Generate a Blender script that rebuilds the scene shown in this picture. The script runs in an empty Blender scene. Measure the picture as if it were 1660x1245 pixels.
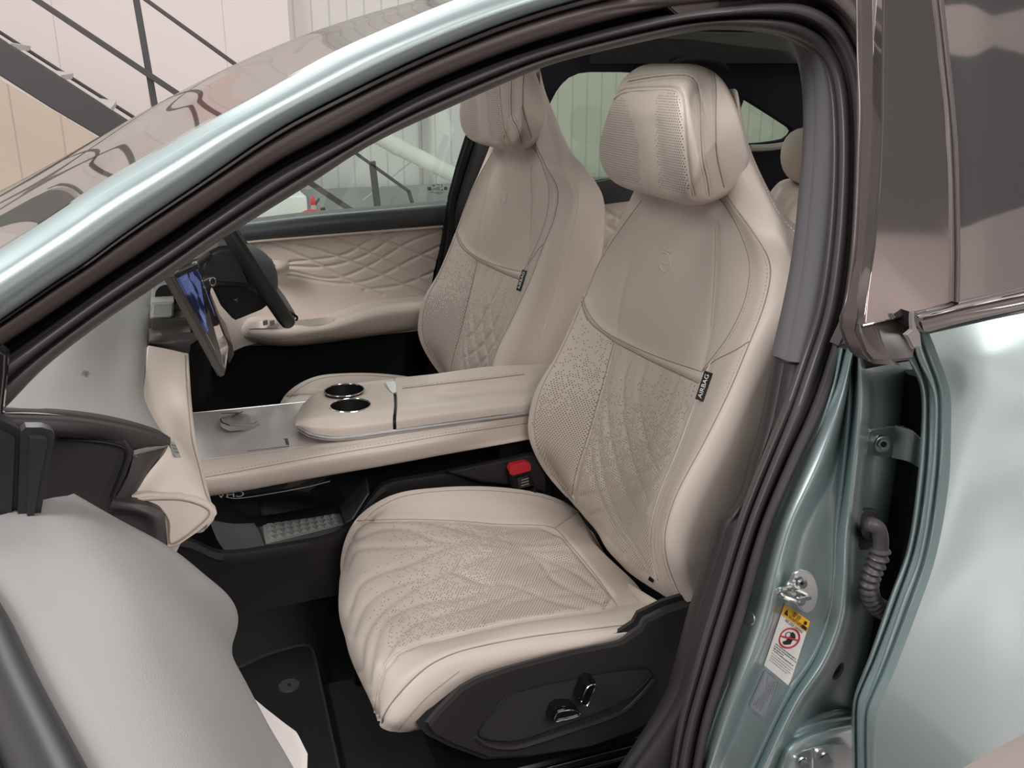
import bpy, bmesh, math, random
import numpy as np
from mathutils import Vector, Matrix
from mathutils.bvhtree import BVHTree
random.seed(3)
C = bpy.context.scene.collection

# ---------------------------------------------------------------- camera
FPX, VX, VY = 1560.0, 235.0, 100.0        # focal length (px of a 1660 wide frame), vanishing point of the car's cross axis
PITCH = math.atan2(622.5 - VY, FPX)
YAW = math.atan2(830 - VX, math.hypot(FPX, 622.5 - VY))
CAM = np.array([0.0, 0.0, 1.30])
FW = np.array([math.sin(YAW)*math.cos(PITCH), math.cos(YAW)*math.cos(PITCH), -math.sin(PITCH)])
RT = np.array([math.cos(YAW), -math.sin(YAW), 0.0])
UP = np.cross(RT, FW)
cam = bpy.data.cameras.new('camera'); camo = bpy.data.objects.new('camera', cam); C.objects.link(camo)
cam.sensor_fit = 'HORIZONTAL'; cam.sensor_width = 36; cam.lens = 36*FPX/1660
cam.clip_start = 0.02; cam.clip_end = 200
camo.matrix_world = Matrix(((RT[0], UP[0], -FW[0], CAM[0]), (RT[1], UP[1], -FW[1], CAM[1]), (RT[2], UP[2], -FW[2], CAM[2]), (0, 0, 0, 1)))
bpy.context.scene.camera = camo
sc = bpy.context.scene
sc.view_settings.view_transform = 'Standard'; sc.view_settings.look = 'None'
sc.view_settings.gamma = 1; sc.view_settings.use_curve_mapping = False
sc.view_settings.exposure = 0.0

# ---------------------------------------------------------------- world, hall lights and added fill lamps
w = bpy.data.worlds.new('hall_air'); sc.world = w; w.use_nodes = True
bg = w.node_tree.nodes['Background']; bg.inputs[0].default_value = (1.0, .955, .94, 1); bg.inputs[1].default_value = 0.72

def area(name, loc, target, size, sizey, power, col=(1, 1, 1)):
    l = bpy.data.lights.new(name, 'AREA'); l.shape = 'RECTANGLE'; l.size = size; l.size_y = sizey; l.energy = power; l.color = col
    o = bpy.data.objects.new(name, l); C.objects.link(o); o.location = loc
    d = Vector(target) - Vector(loc); o.rotation_euler = d.to_track_quat('-Z', 'Y').to_euler()
    return o
area('hall_light_front', (-2.6, 0.6, 3.4), (0.4, 1.5, .6), 1.8, 1.4, 200, (1, .98, .95))
area('hall_light_side', (0.9, -2.6, 3.6), (0.6, 1.4, .6), 3.0, 1.5, 130, (1, .96, .93))
area('fill_light_wall', (1.0, 2.5, 5.2), (1.5, 9, 1.5), 6.0, 1.5, 95, (1, .98, .97))  # added fill lamp, only brightens the back wall
area('fill_light_behind', (4.0, -2.6, 6.4), (5.0, -5.6, 4.6), 7.0, 1.5, 330, (1, .96, .94))  # added lamp on the unseen near wall, so paint and glass reflect it brighter
area('fill_light_floor', (6.2, -2.6, 1.7), (3.0, -.8, 0), 1.6, .8, 110, (1, .98, .93))  # added low lamp, makes a bright floor pool for the rear door to reflect
area('hall_light_far', (0.6, 4.2, 3.8), (0.5, 1.8, .6), 2.0, 2.0, 95, (.97, 1, .95))

# ---------------------------------------------------------------- helpers
def P(x, y, Y):
    d = RT*(x-830) + UP*(622.5-y) + FW*FPX
    return CAM + d*(Y/d[1])
def PZ(x, y, Z):
    d = RT*(x-830) + UP*(622.5-y) + FW*FPX
    return CAM + d*((Z-CAM[2])/d[2])
def PX(x, y, X):
    d = RT*(x-830) + UP*(622.5-y) + FW*FPX
    return CAM + d*(X/d[0])
def P3(t):
    if isinstance(t, np.ndarray): return t
    if isinstance(t, Vector): return np.array(t)
    return P(*t)
def proj(V):
    V = np.asarray(V) - CAM; z = V@FW
    return np.stack([830+FPX*(V@RT)/z, 622.5-FPX*(V@UP)/z], -1)
def cr(pts, n, closed=False, alpha_len=True):
    """Catmull-Rom through pts, resampled evenly by length to n points."""
    pts = np.asarray(pts, float); K = len(pts)
    if K == 2 and not closed:
        t = np.linspace(0, 1, n)[:, None]; return pts[0]*(1-t) + pts[1]*t
    if closed: ext = np.vstack([pts[-1], pts, pts[0], pts[1]]); segs = K
    else: ext = np.vstack([2*pts[0]-pts[1], pts, 2*pts[-1]-pts[-2]]); segs = K-1
    out = []; m = 14
    for i in range(segs):
        p0, p1, p2, p3 = ext[i:i+4]
        d1 = np.linalg.norm(p2-p1)+1e-9; d0 = np.linalg.norm(p1-p0)+1e-9; d2 = np.linalg.norm(p3-p2)+1e-9
        m1 = ((p2-p0)/(d0+d1))*d1; m2 = ((p3-p1)/(d1+d2))*d1
        t = np.linspace(0, 1, m, endpoint=False)[:, None]
        out.append((2*t**3-3*t**2+1)*p1 + (t**3-2*t**2+t)*m1 + (-2*t**3+3*t**2)*p2 + (t**3-t**2)*m2)
    out = np.vstack(out + [pts[:1] if closed else pts[-1:]])
    L = np.r_[0, np.cumsum(np.linalg.norm(np.diff(out, axis=0), axis=1))]
    s = np.linspace(0, L[-1], n, endpoint=not closed)
    return np.stack([np.interp(s, L, out[:, k]) for k in range(3)], -1)

MATS = {}
def mat(name, col, rough=.5, metal=0, coat=0, spec=.5, trans=0, ior=1.45, emis=None, alpha=1, sheen=0):
    m = bpy.data.materials.new(name); m.use_nodes = True; b = m.node_tree.nodes['Principled BSDF']
    b.inputs['Base Color'].default_value = (*col, 1); b.inputs['Roughness'].default_value = rough
    b.inputs['Metallic'].default_value = metal; b.inputs['Coat Weight'].default_value = coat
    b.inputs['Specular IOR Level'].default_value = spec; b.inputs['Transmission Weight'].default_value = trans
    b.inputs['IOR'].default_value = ior; b.inputs['Alpha'].default_value = alpha; b.inputs['Sheen Weight'].default_value = sheen
    b.inputs['Coat Roughness'].default_value = .03
    if emis: b.inputs['Emission Color'].default_value = (*emis[0], 1); b.inputs['Emission Strength'].default_value = emis[1]
    MATS[name] = m; return m
def nt(m): return m.node_tree.nodes, m.node_tree.links, m.node_tree.nodes['Principled BSDF']
def bump_noise(m, scale, strength, dist=.001, detail=2):
    N, L, b = nt(m)
    tc = N.new('ShaderNodeTexCoord'); n = N.new('ShaderNodeTexNoise'); n.inputs['Scale'].default_value = scale; n.inputs['Detail'].default_value = detail
    bp = N.new('ShaderNodeBump'); bp.inputs['Strength'].default_value = strength; bp.inputs['Distance'].default_value = dist
    L.new(tc.outputs['Object'], n.inputs['Vector']); L.new(n.outputs[0], bp.inputs['Height']); L.new(bp.outputs[0], b.inputs['Normal'])
    return m
def speckle(m, scale, c0, c1):
    N, L, b = nt(m)
    tc = N.new('ShaderNodeTexCoord'); n = N.new('ShaderNodeTexNoise'); n.inputs['Scale'].default_value = scale; n.inputs['Detail'].default_value = 3
    r = N.new('ShaderNodeValToRGB'); r.color_ramp.elements[0].position = .35; r.color_ramp.elements[1].position = .65
    r.color_ramp.elements[0].color = (*c0, 1); r.color_ramp.elements[1].color = (*c1, 1)
    L.new(tc.outputs['Object'], n.inputs['Vector']); L.new(n.outputs[0], r.inputs[0]); L.new(r.outputs[0], b.inputs['Base Color'])
    return m

LEATHER = (.585, .515, .462)
leather = bump_noise(mat('cream_leather', LEATHER, .42, spec=.4), 900, .12, .0006)
leather_far = leather
seam_m = mat('leather_seam', (.27, .23, .19), .7)
thread = mat('cream_thread', (.64, .575, .515), .6)
thread_d = mat('taupe_thread', (.42, .37, .31), .6)
# perforated leather: dot grid, hole density taken from the vertex attribute 'perf'
def perf_material():
    m = mat('perforated_cream_leather', LEATHER, .45, spec=.35); N, L, b = nt(m)
    uv = N.new('ShaderNodeAttribute'); uv.attribute_name = 'flat'
    sc_ = N.new('ShaderNodeVectorMath'); sc_.operation = 'SCALE'; sc_.inputs['Scale'].default_value = 1/.0052
    L.new(uv.outputs['Vector'], sc_.inputs[0])
    sep = N.new('ShaderNodeSeparateXYZ'); L.new(sc_.outputs[0], sep.inputs[0])
    def M(op, a, b_=None):
        n = N.new('ShaderNodeMath'); n.operation = op
        for i, v in enumerate((a, b_)):
            if v is None: continue
            if isinstance(v, (int, float)): n.inputs[i].default_value = v
            else: L.new(v, n.inputs[i])
        return n.outputs[0]
    y2 = M('MULTIPLY', sep.outputs[1], 1.3)
    row = M('FLOOR', y2)
    xo = M('ADD', sep.outputs[0], M('MULTIPLY', M('MODULO', M('ABSOLUTE', row), 2), .5))
    fx = M('SUBTRACT', M('FRACT', xo), .5); fy = M('DIVIDE', M('SUBTRACT', M('FRACT', y2), .5), 1.3)
    d = M('SQRT', M('ADD', M('MULTIPLY', fx, fx), M('MULTIPLY', fy, fy)))
    cmb = N.new('ShaderNodeCombineXYZ'); L.new(M('FLOOR', xo), cmb.inputs[0]); L.new(row, cmb.inputs[1])
    wn = N.new('ShaderNodeTexWhiteNoise'); wn.noise_dimensions = '2D'; L.new(cmb.outputs[0], wn.inputs[0])
    at = N.new('ShaderNodeAttribute'); at.attribute_name = 'perf'
    on = M('LESS_THAN', wn.outputs[0], at.outputs['Fac'])
    hole = M('MULTIPLY', M('LESS_THAN', d, .2), on)
    mx = N.new('ShaderNodeMix'); mx.data_type = 'RGBA'; L.new(hole, mx.inputs[0])
    mx.inputs[6].default_value = (*LEATHER, 1); mx.inputs[7].default_value = (.10, .085, .075, 1)
    L.new(mx.outputs[2], b.inputs['Base Color'])
    return m
perf_leather = perf_material()
paint = mat('pale_green_car_paint', (.375, .460, .468), .38, metal=.76, coat=.7)
bump_noise(paint, 2600, .03, .0001); nt(paint)[2].inputs['Coat Roughness'].default_value = .10
gloss_black = mat('gloss_black_trim', (.012, .011, .012), .06, coat=1)
chrome = mat('chrome', (.78, .77, .76), .12, metal=1)
satin = mat('satin_silver', (.62, .61, .62), .32, metal=1)
steel = mat('zinc_steel', (.50, .52, .53), .3, metal=1)
rubber = mat('door_rubber', (.055, .048, .050), .42, spec=.4)
frame_br = mat('brown_black_frame_film', (.070, .056, .056), .3, spec=.5)
trimdark = bump_noise(mat('charcoal_plastic', (.026, .023, .024), .52, spec=.4), 1500, .2, .0004)
trimblack = mat('black_plastic', (.005, .005, .006), .5, spec=.3)
blackgloss_in = mat('piano_black', (.006, .006, .007), .12, spec=.5)
clothgrey = bump_noise(mat('grey_pillar_cloth', (.115, .110, .118), .9, spec=.1), 2500, .5, .0006)
clothblack = bump_noise(mat('black_headliner_cloth', (.0075, .0075, .0095), .95, spec=.05), 2500, .5, .0006)
dashgrey = bump_noise(mat('grey_grained_dash_skin', (.31, .305, .295), .62, spec=.3), 1300, .5, .0008)
doorgrey = bump_noise(mat('grey_door_skin', (.215, .208, .21), .5, spec=.35), 1100, .35, .0007)
carpet_m = speckle(bump_noise(mat('black_carpet', (.008, .008, .010), .98, spec=.03, sheen=.1), 1800, 1, .003), 700, (.0012, .0012, .0016), (.006, .006, .008))
greyplastic = mat('mid_grey_plastic', (.17, .17, .165), .5)

def mesh_obj(name, V, F, m, parent=None, smooth=True, ang=35):
    me = bpy.data.meshes.new(name); me.from_pydata([tuple(v) for v in V], [], [tuple(f) for f in F]); me.update()
    bm = bmesh.new(); bm.from_mesh(me); bmesh.ops.remove_doubles(bm, verts=bm.verts, dist=1e-6)
    bmesh.ops.recalc_face_normals(bm, faces=bm.faces); bm.to_mesh(me); bm.free()
    if smooth:
        me.shade_smooth(); me.set_sharp_from_angle(angle=math.radians(ang))
    me.materials.append(m)
    o = bpy.data.objects.new(name, me); C.objects.link(o)
    if parent: attach(o, parent)
    return o
def attach(o, parent):
    o.parent = parent
    o.matrix_parent_inverse = Matrix.Translation(-ROOT[parent.name]) if parent.name in ROOT else Matrix()
ROOT = {}
def thing(name, label, cat, loc, group=None):
    o = bpy.data.objects.new(name, None); C.objects.link(o); o.location = Vector([float(v) for v in loc]); o.empty_display_size = .05
    ROOT[o.name] = Vector([float(v) for v in loc]); o['label'] = label; o['category'] = cat
    if group: o['group'] = group
    return o
def tag(o, label, cat, group=None, kind=None):
    if label: o['label'] = label
    if cat: o['category'] = cat
    if group: o['group'] = group
    if kind: o['kind'] = kind
    return o
def struct(o): o['kind'] = 'structure'; return o

def grid(cols, n, m, closed=False):
    """cols: list of point columns -> (m, n, 3) smooth array."""
    A = np.stack([cr([P3(p) for p in c], n) for c in cols])          # K,n,3
    K = len(cols); mid = A[:, :, :]
    d = np.linalg.norm(np.diff(mid, axis=0), axis=2).mean(1)
    if closed: d = np.r_[d, np.linalg.norm(mid[-1]-mid[0], axis=1).mean()]
    s = np.r_[0, np.cumsum(d)]
    # Catmull-Rom in parameter s, same for every row
    ext = np.concatenate([A[-1:], A, A[:2]]) if closed else np.concatenate([2*A[:1]-A[1:2], A, 2*A[-1:]-A[-2:-1]])
    ds = np.r_[d[-1], d, d[0]] if closed else np.r_[d[0], d, d[-1]]
    ds = np.maximum(ds, 1e-6)
    q = np.linspace(0, s[-1], m, endpoint=not closed); out = []
    for v in q:
        i = min(int(np.searchsorted(s, v, side='right')-1), (K if closed else K-1)-1); i = max(i, 0)
        t = (v-s[i])/ds[i+1]; p0, p1, p2, p3 = ext[i], ext[i+1], ext[i+2], ext[i+3]
        m1 = (p2-p0)/(ds[i]+ds[i+1])*ds[i+1]; m2 = (p3-p1)/(ds[i+1]+ds[i+2])*ds[i+1]
        out.append((2*t**3-3*t**2+1)*p1 + (t**3-2*t**2+t)*m1 + (-2*t**3+3*t**2)*p2 + (t**3-t**2)*m2)
    return np.stack(out)
def pdist(px, line):
    """distance of pixels (k,2) to a polyline (j,2)"""
    best = np.full(len(px), 1e9)
    for a, b in zip(line[:-1], line[1:]):
        ab = b-a; t = np.clip(((px-a)@ab)/(ab@ab+1e-9), 0, 1)
        best = np.minimum(best, np.linalg.norm(px-(a+t[:, None]*ab), axis=1))
    return best
def smooth2(line, n=24):
    l = np.array([(a, b, 0) for a, b in line], float); return cr(l, n)[:, :2]
def gnormals(G, closed=False):
    if closed:
        du = np.roll(G, -1, 0)-np.roll(G, 1, 0)
    else: du = np.gradient(G, axis=0)
    dv = np.gradient(G, axis=1); N = np.cross(du, dv); N /= (np.linalg.norm(N, axis=2, keepdims=True)+1e-12)
    return N
def facing(G, N):
    """flip normals so that they look at the camera side"""
    s = np.sign(((CAM-G)*N).sum(2).mean()); return N*(s if s != 0 else 1)
def carve(G, grooves, closed=False):
    """grooves: list of (polyline px, width px, depth m [, pillow])"""
    N = gnormals(G, closed); toC = ((CAM-G)*N).sum(2); N = N*np.sign(toC)[..., None] if closed else facing(G, N)
    px = proj(G.reshape(-1, 3)); disp = np.zeros(len(px)); ridge = np.zeros(len(px))
    for g in grooves:
        l = smooth2(g[0]); w_, dep = g[1], g[2]
        d = pdist(px, l); e = np.exp(-(d/w_)**2)
        if dep > 0: disp = np.minimum(disp, -dep*e)
        else: ridge = np.maximum(ridge, -dep*e)
    disp = disp+ridge
    return G + N*disp.reshape(G.shape[:2])[..., None]
SURF = {}
def sheet(name, G, m, parent, thick=None, closed=False, cap=True, ang=35, attrs=None):
    """mesh from grid G (m,n,3); closed = loop in first axis; thick = world vector for the back face"""
    a, b = G.shape[:2]; V = list(G.reshape(-1, 3)); F = []
    idx = lambda i, j: i*b+j
    for i in range(a if closed else a-1):
        for j in range(b-1):
            F.append((idx(i, j), idx((i+1) % a, j), idx((i+1) % a, j+1), idx(i, j+1)))
    if closed and cap:
        for j in (0, b-1):
            c = G[:, j].mean(0); V.append(c); k = len(V)-1
            for i in range(a): F.append((idx(i, j), idx((i+1) % a, j), k))
    if thick is not None and not closed:
        th = np.asarray(thick, float); off = a*b
        V += list((G+th).reshape(-1, 3))
        for i in range(a-1):
            for j in range(b-1): F.append((off+idx(i, j), off+idx(i, j+1), off+idx(i+1, j+1), off+idx(i+1, j)))
        ring = [idx(i, 0) for i in range(a)] + [idx(a-1, j) for j in range(1, b)] + [idx(i, b-1) for i in range(a-2, -1, -1)] + [idx(0, j) for j in range(b-2, 0, -1)]
        for p, q in zip(ring, ring[1:]+ring[:1]): F.append((p, q, q+off, p+off))
    me = bpy.data.meshes.new(name); me.from_pydata([tuple(v) for v in V], [], F); me.update()
    if attrs:
        for k, arr in attrs.items():
            arr = np.asarray(arr, float)
            full = np.zeros((len(V),)+arr.shape[1:]); full[:len(arr)] = arr
            if arr.ndim == 1: at = me.attributes.new(k, 'FLOAT', 'POINT'); at.data.foreach_set('value', full)
            else: at = me.attributes.new(k, 'FLOAT_VECTOR', 'POINT'); at.data.foreach_set('vector', full.reshape(-1))
    bm = bmesh.new(); bm.from_mesh(me); bmesh.ops.recalc_face_normals(bm, faces=bm.faces); bm.to_mesh(me); bm.free()
    me.shade_smooth(); me.set_sharp_from_angle(angle=math.radians(ang))
    me.materials.append(m)
    o = bpy.data.objects.new(name, me); C.objects.link(o)
    if parent: attach(o, parent)
    SURF[o.name] = ([Vector(v) for v in V], F)
    return o
def bvh(*objs):
    V = []; F = []
    for o in objs:
        vs, fs = SURF[o.name]; k = len(V); V += vs; F += [tuple(i+k for i in f) for f in fs]
    return BVHTree.FromPolygons(V, F)
def hit(B, x, y, lift=0.0, fallback=None):
    d = RT*(x-830) + UP*(622.5-y) + FW*FPX; d = Vector(d).normalized()
    loc, nrm, i, dist = B.ray_cast(Vector(CAM), d)
    if loc is None: return None
    if nrm.dot(d) > 0: nrm = -nrm
    return np.array(loc + nrm*lift), np.array(nrm)
def tube_mesh(path, r, seg=8, closed=False, flat=None):
    path = np.asarray(path, float); n = len(path)
    T = np.roll(path, -1, 0)-np.roll(path, 1, 0) if closed else np.gradient(path, axis=0)
    T /= np.linalg.norm(T, axis=1, keepdims=True)+1e-12
    ref = np.array([0, 0, 1.0]) if abs(T[0][2]) < .9 else np.array([0, 1.0, 0])
    V = []; F = []; u = np.cross(T[0], ref); u /= np.linalg.norm(u)
    rr = r if hasattr(r, '__len__') else [r]*n
    for k in range(n):
        u = u-T[k]*(u@T[k]); u /= np.linalg.norm(u)+1e-12; v = np.cross(T[k], u)
        for s in range(seg):
            a = 2*math.pi*s/seg; V.append(path[k]+rr[k]*(math.cos(a)*u+math.sin(a)*v))
    for k in range(n if closed else n-1):
        for s in range(seg):
            a, b = k*seg+s, k*seg+(s+1) % seg; k2 = (k+1) % n
            F.append((a, b, k2*seg+(s+1) % seg, k2*seg+s))
    if not closed: F.append(tuple(range(seg))[::-1]); F.append(tuple(range((n-1)*seg, n*seg)))
    return V, F
def tube(name, path, r, m, parent=None, n=40, seg=8, closed=False):
    V, F = tube_mesh(cr([P3(p) for p in path], n, closed), r, seg, closed); return mesh_obj(name, V, F, m, parent)
def seam(name, B, line, r, m, parent, n=60, dash=None, lift=0.0, off=0):
    l = smooth2(line, n*4)
    if off:
        t = np.gradient(l, axis=0); t /= np.linalg.norm(t, axis=1, keepdims=True)+1e-9; l = l+np.stack([-t[:, 1], t[:, 0]], -1)*off
    pts = [h[0] if h else None for h in (hit(B, x, y, lift) for x, y in l)]
    pts = [p for p in pts if p is not None]
    if len(pts) < 4: print('SEAM MISS', name, line[0]); return None
    # drop jumps
    keep = [pts[0]]
    for p in pts[1:]:
        if np.linalg.norm(p-keep[-1]) < .04: keep.append(p)
    pts = np.array(keep); L = np.r_[0, np.cumsum(np.linalg.norm(np.diff(pts, axis=0), axis=1))]
    at = lambda s: np.stack([np.interp(s, L, pts[:, k]) for k in range(3)], -1)
    if dash is None:
        V, F = tube_mesh(at(np.linspace(0, L[-1], n)), r, 6)
    else:
        V = []; F = []; s = 0
        while s < L[-1]-dash*.5:
            a, b = tube_mesh(at(np.linspace(s, s+dash*.6, 3)), [r*.6, r, r*.6], 5); k = len(V)
            V += a; F += [tuple(i+k for i in f) for f in b]; s += dash
    return mesh_obj(name, V, F, m, parent)
def slab(name, outline, thick, m, parent=None, bevel=.002, smooth=None, seg=3, ang=35):
    """outline: points; thick: world vector; smooth=n -> closed spline"""
    pts = [P3(p) for p in outline]
    if smooth: pts = list(cr(pts, smooth, True))
    n = len(pts); th = np.asarray(thick, float)
    V = [tuple(p) for p in pts]+[tuple(p+th) for p in pts]
    me = bpy.data.meshes.new(name); bm = bmesh.new(); vs = [bm.verts.new(v) for v in V]
    bm.faces.new(vs[:n]); bm.faces.new(vs[n:][::-1])
    for i in range(n): bm.faces.new((vs[i], vs[i+n], vs[(i+1) % n+n], vs[(i+1) % n]))
    bmesh.ops.recalc_face_normals(bm, faces=bm.faces)
    if bevel:
        es = [e for e in bm.edges if (e.verts[0].index < n) == (e.verts[1].index < n)]
        bm.verts.index_update(); es = [e for e in bm.edges if (e.verts[0].index < n) == (e.verts[1].index < n)]
        bmesh.ops.bevel(bm, geom=es, offset=bevel, segments=seg, affect='EDGES', clamp_overlap=True)
    bmesh.ops.triangulate(bm, faces=[f for f in bm.faces if len(f.verts) > 6])
    bm.to_mesh(me); bm.free(); me.shade_smooth(); me.set_sharp_from_angle(angle=math.radians(ang)); me.materials.append(m)
    o = bpy.data.objects.new(name, me); C.objects.link(o)
    if parent: attach(o, parent)
    SURF[o.name] = ([Vector(v) for v in V], [tuple(range(n))])
    return o
def box(name, c, ax, ay, az, m, parent=None, bevel=.002):
    """centre and three half-axis vectors"""
    c, ax, ay, az = [np.asarray(v, float) for v in (c, ax, ay, az)]
    return slab(name, [c-ax-ay-az, c+ax-ay-az, c+ax+ay-az, c-ax+ay-az], 2*az, m, parent, bevel)
def text(name, body, o_, xdir, ydir, size, m, parent, ext=.0003):
    cu = bpy.data.curves.new('t', 'FONT'); cu.body = body; cu.size = 1; cu.extrude = 0; cu.align_x = 'CENTER'; cu.align_y = 'CENTER'; cu.resolution_u = 3
    t = bpy.data.objects.new('t', cu); C.objects.link(t); dg = bpy.context.evaluated_depsgraph_get()
    me = bpy.data.meshes.new_from_object(t.evaluated_get(dg)); bpy.data.objects.remove(t)
    X = np.asarray(xdir, float); X = X/np.linalg.norm(X); Y = np.asarray(ydir, float); Y = Y-X*(X@Y); Y /= np.linalg.norm(Y); Z = np.cross(X, Y)
    sx, sy = size if hasattr(size, '__len__') else (size, size)
    for v in me.vertices: v.co = Vector(np.asarray(o_)+X*v.co.x*sx+Y*v.co.y*sy+Z*ext)
    me.materials.clear(); me.materials.append(m); o = bpy.data.objects.new(name, me); C.objects.link(o)
    if parent: attach(o, parent)
    return o
def disc(name, c, nrm, r, h, m, parent=None, seg=24, r2=None, hole=0):
    c = np.asarray(c, float); nrm = np.asarray(nrm, float); nrm /= np.linalg.norm(nrm)
    u = np.cross(nrm, [0, 0, 1.0] if abs(nrm[2]) < .9 else [1.0, 0, 0]); u /= np.linalg.norm(u); v = np.cross(nrm, u)
    r2 = r if r2 is None else r2; V = []; F = []
    rings = [(r*.0+hole, 0), (r, 0), (r2, h), (hole, h)]
    for rr, hh in rings:
        for s in range(seg):
            a = 2*math.pi*s/seg; V.append(c+nrm*hh+rr*(u*math.cos(a)+v*math.sin(a)))
    k = 4 if hole else 3
    for q in range(k):
        for s in range(seg):
            a = q*seg+s; b = q*seg+(s+1) % seg; q2 = (q+1) % 4
            F.append((a, b, q2*seg+(s+1) % seg, q2*seg+s))
    return mesh_obj(name, V, F, m, parent)
def W(*a): return np.array(a, float)
# ================================================================ FRONT SEATS
def inside(px, poly):
    poly = np.array(poly, float); x, y = px[:, 0], px[:, 1]; r = np.zeros(len(px), bool)
    j = len(poly)-1
    for i in range(len(poly)):
        xi, yi = poly[i]; xj, yj = poly[j]
        c = ((yi > y) != (yj > y)) & (x < (xj-xi)*(y-yi)/(yj-yi+1e-12)+xi); r ^= c; j = i
    return r
YC = 1.45
SEAT_LOC = W(.48, YC, .13)
seat = thing('bucket_seat', 'cream quilted passenger seat nearest the open door, in full view', 'car seat', SEAT_LOC, 'front car seats')

# ---- backrest: closed loft of vertical columns around the body
c0 = [(1060, 240, 1.55), (1047, 308, 1.57), (1000, 375, 1.63), (973, 420, 1.67), (945, 480, 1.70), (905, 570, 1.705), (870, 630, 1.71), (857, 685, 1.71), (862, 720, 1.705), (885, 765, 1.71), (925, 812, 1.68), (990, 880, 1.63)]
c1 = [(1070, 245, 1.54), (1056, 315, 1.555), (1014, 382, 1.61), (990, 425, 1.645), (962, 486, 1.675), (922, 575, 1.685), (887, 636, 1.688), (875, 688, 1.688), (880, 722, 1.685), (900, 765, 1.69), (938, 815, 1.66), (1000, 885, 1.61)]
c2 = [(1085, 250, 1.52), (1074, 320, 1.53), (1034, 395, 1.565), (1022, 435, 1.575), (1006, 490, 1.59), (994, 556, 1.60), (975, 629, 1.60), (955, 700, 1.60), (934, 765, 1.605), (928, 790, 1.61), (945, 835, 1.605), (1005, 895, 1.585)]
c3 = [(1110, 260, 1.45), (1100, 322, 1.45), (1088, 400, 1.45), (1080, 440, 1.45), (1072, 510, 1.45), (1063, 585, 1.45), (1047, 650, 1.45), (1030, 720, 1.45), (1011, 790, 1.45), (999, 835, 1.45), (985, 885, 1.45), (1010, 920, 1.45)]
c4 = [(1145, 270, 1.37), (1140, 330, 1.37), (1160, 372, 1.34), (1158, 450, 1.335), (1152, 530, 1.32), (1132, 618, 1.30), (1109, 682, 1.30), (1080, 757, 1.295), (1053, 825, 1.29), (1050, 873, 1.285), (1058, 925, 1.28), (1075, 965, 1.28)]
c5 = [(1160, 265, 1.35), (1172, 322, 1.335), (1197, 372, 1.29), (1214, 430, 1.25), (1207, 497, 1.235), (1165, 588, 1.25), (1138, 660, 1.25), (1108, 733, 1.25), (1078, 808, 1.25), (1065, 865, 1.25), (1070, 925, 1.25), (1090, 970, 1.25)]
c6 = [(1172, 250, 1.32), (1186, 325, 1.30), (1222, 378, 1.22), (1248, 438, 1.19), (1238, 497, 1.18), (1213, 560, 1.17), (1180, 637, 1.168), (1142, 716, 1.165), (1097, 803, 1.165), (1079, 865, 1.165), (1081, 907, 1.165), (1109, 977, 1.18)]
c7 = [(1190, 240, 1.30), (1215, 310, 1.265), (1262, 375, 1.19), (1290, 440, 1.165), (1275, 510, 1.155), (1248, 580, 1.15), (1215, 655, 1.148), (1180, 735, 1.145), (1140, 815, 1.145), (1118, 875, 1.145), (1115, 915, 1.145), (1128, 972, 1.16)]
c8 = [(1196, 150, 1.33), (1217, 245, 1.30), (1266, 345, 1.235), (1302, 385, 1.20), (1335, 450, 1.19), (1330, 540, 1.185), (1305, 640, 1.18), (1270, 740, 1.18), (1225, 840, 1.18), (1195, 900, 1.18), (1170, 950, 1.18), (1150, 970, 1.19)]
C8 = np.stack([P3(p) for p in c8]); c9 = C8+W(.035, .07, 0); c9[0] += W(-.02, 0, 0)
c10 = c9.copy(); c10[:, 1] = 2*YC-c9[:, 1]; c11 = C8.copy(); c11[:, 1] = 2*YC-C8[:, 1]
cols = [c0, c1, c2, c3, c4, c5, c6, c7, c8, list(c9), list(c10), list(c11)]
G = grid(cols, 230, 330, closed=True)
quilt_back = [
 [(1006, 556), (987, 605), (982, 643), (985, 689), (994, 737), (1010, 790), (1040, 850)],
 [(1028, 571), (1011, 605), (1009, 653), (1013, 701), (1024, 750), (1047, 810)],
 [(1048, 583), (1035, 624), (1036, 667), (1048, 725), (1070, 775)],
 [(1075, 595), (1057, 629), (1030, 660), (1000, 700), (965, 725)],
 [(1100, 609), (1088, 635), (1071, 680), (1045, 715), (1010, 745), (955, 765)],
 [(985, 600), (975, 650), (968, 701), (973, 760), (990, 815), (1013, 862), (1047, 919)],
 [(965, 690), (957, 730), (965, 790), (985, 835), (1013, 880), (1045, 930)],
 [(1112, 660), (1095, 713), (1057, 752), (1010, 785), (942, 805)],
 [(1095, 720), (1060, 775), (1020, 808), (958, 835)],
 [(1075, 770), (1045, 820), (991, 868)], [(1056, 825), (1030, 870), (1010, 900)]]
gr = [(l, 4.0, .0034) for l in quilt_back]
gr += [([(1162, 365), (1160, 450), (1150, 540), (1137, 598)], 4, .003), ([(1034, 350), (1022, 420), (1007, 475), (1000, 525), (998, 548)], 4, .0025)]
band1 = [(945, 478), (950, 500), (972, 530), (1000, 549), (1062, 577), (1138, 603)]
band2 = [(942, 488), (953, 518), (985, 546), (1003, 558), (1065, 590), (1132, 621)]
gr += [(band2, 3.5, .003), ([(994, 556), (975, 629), (955, 700), (934, 765), (926, 812)], 5, .006),
       ([(1132, 621), (1110, 680), (1080, 757), (1053, 825), (1048, 873), (1058, 930)], 4, .004)]
gr += [([(950, 490), (962, 522), (990, 542), (1065, 583), (1136, 612)], 6, -.003)]
px = proj(G.reshape(-1, 3))
Gc = carve(G, gr, closed=True)
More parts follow.
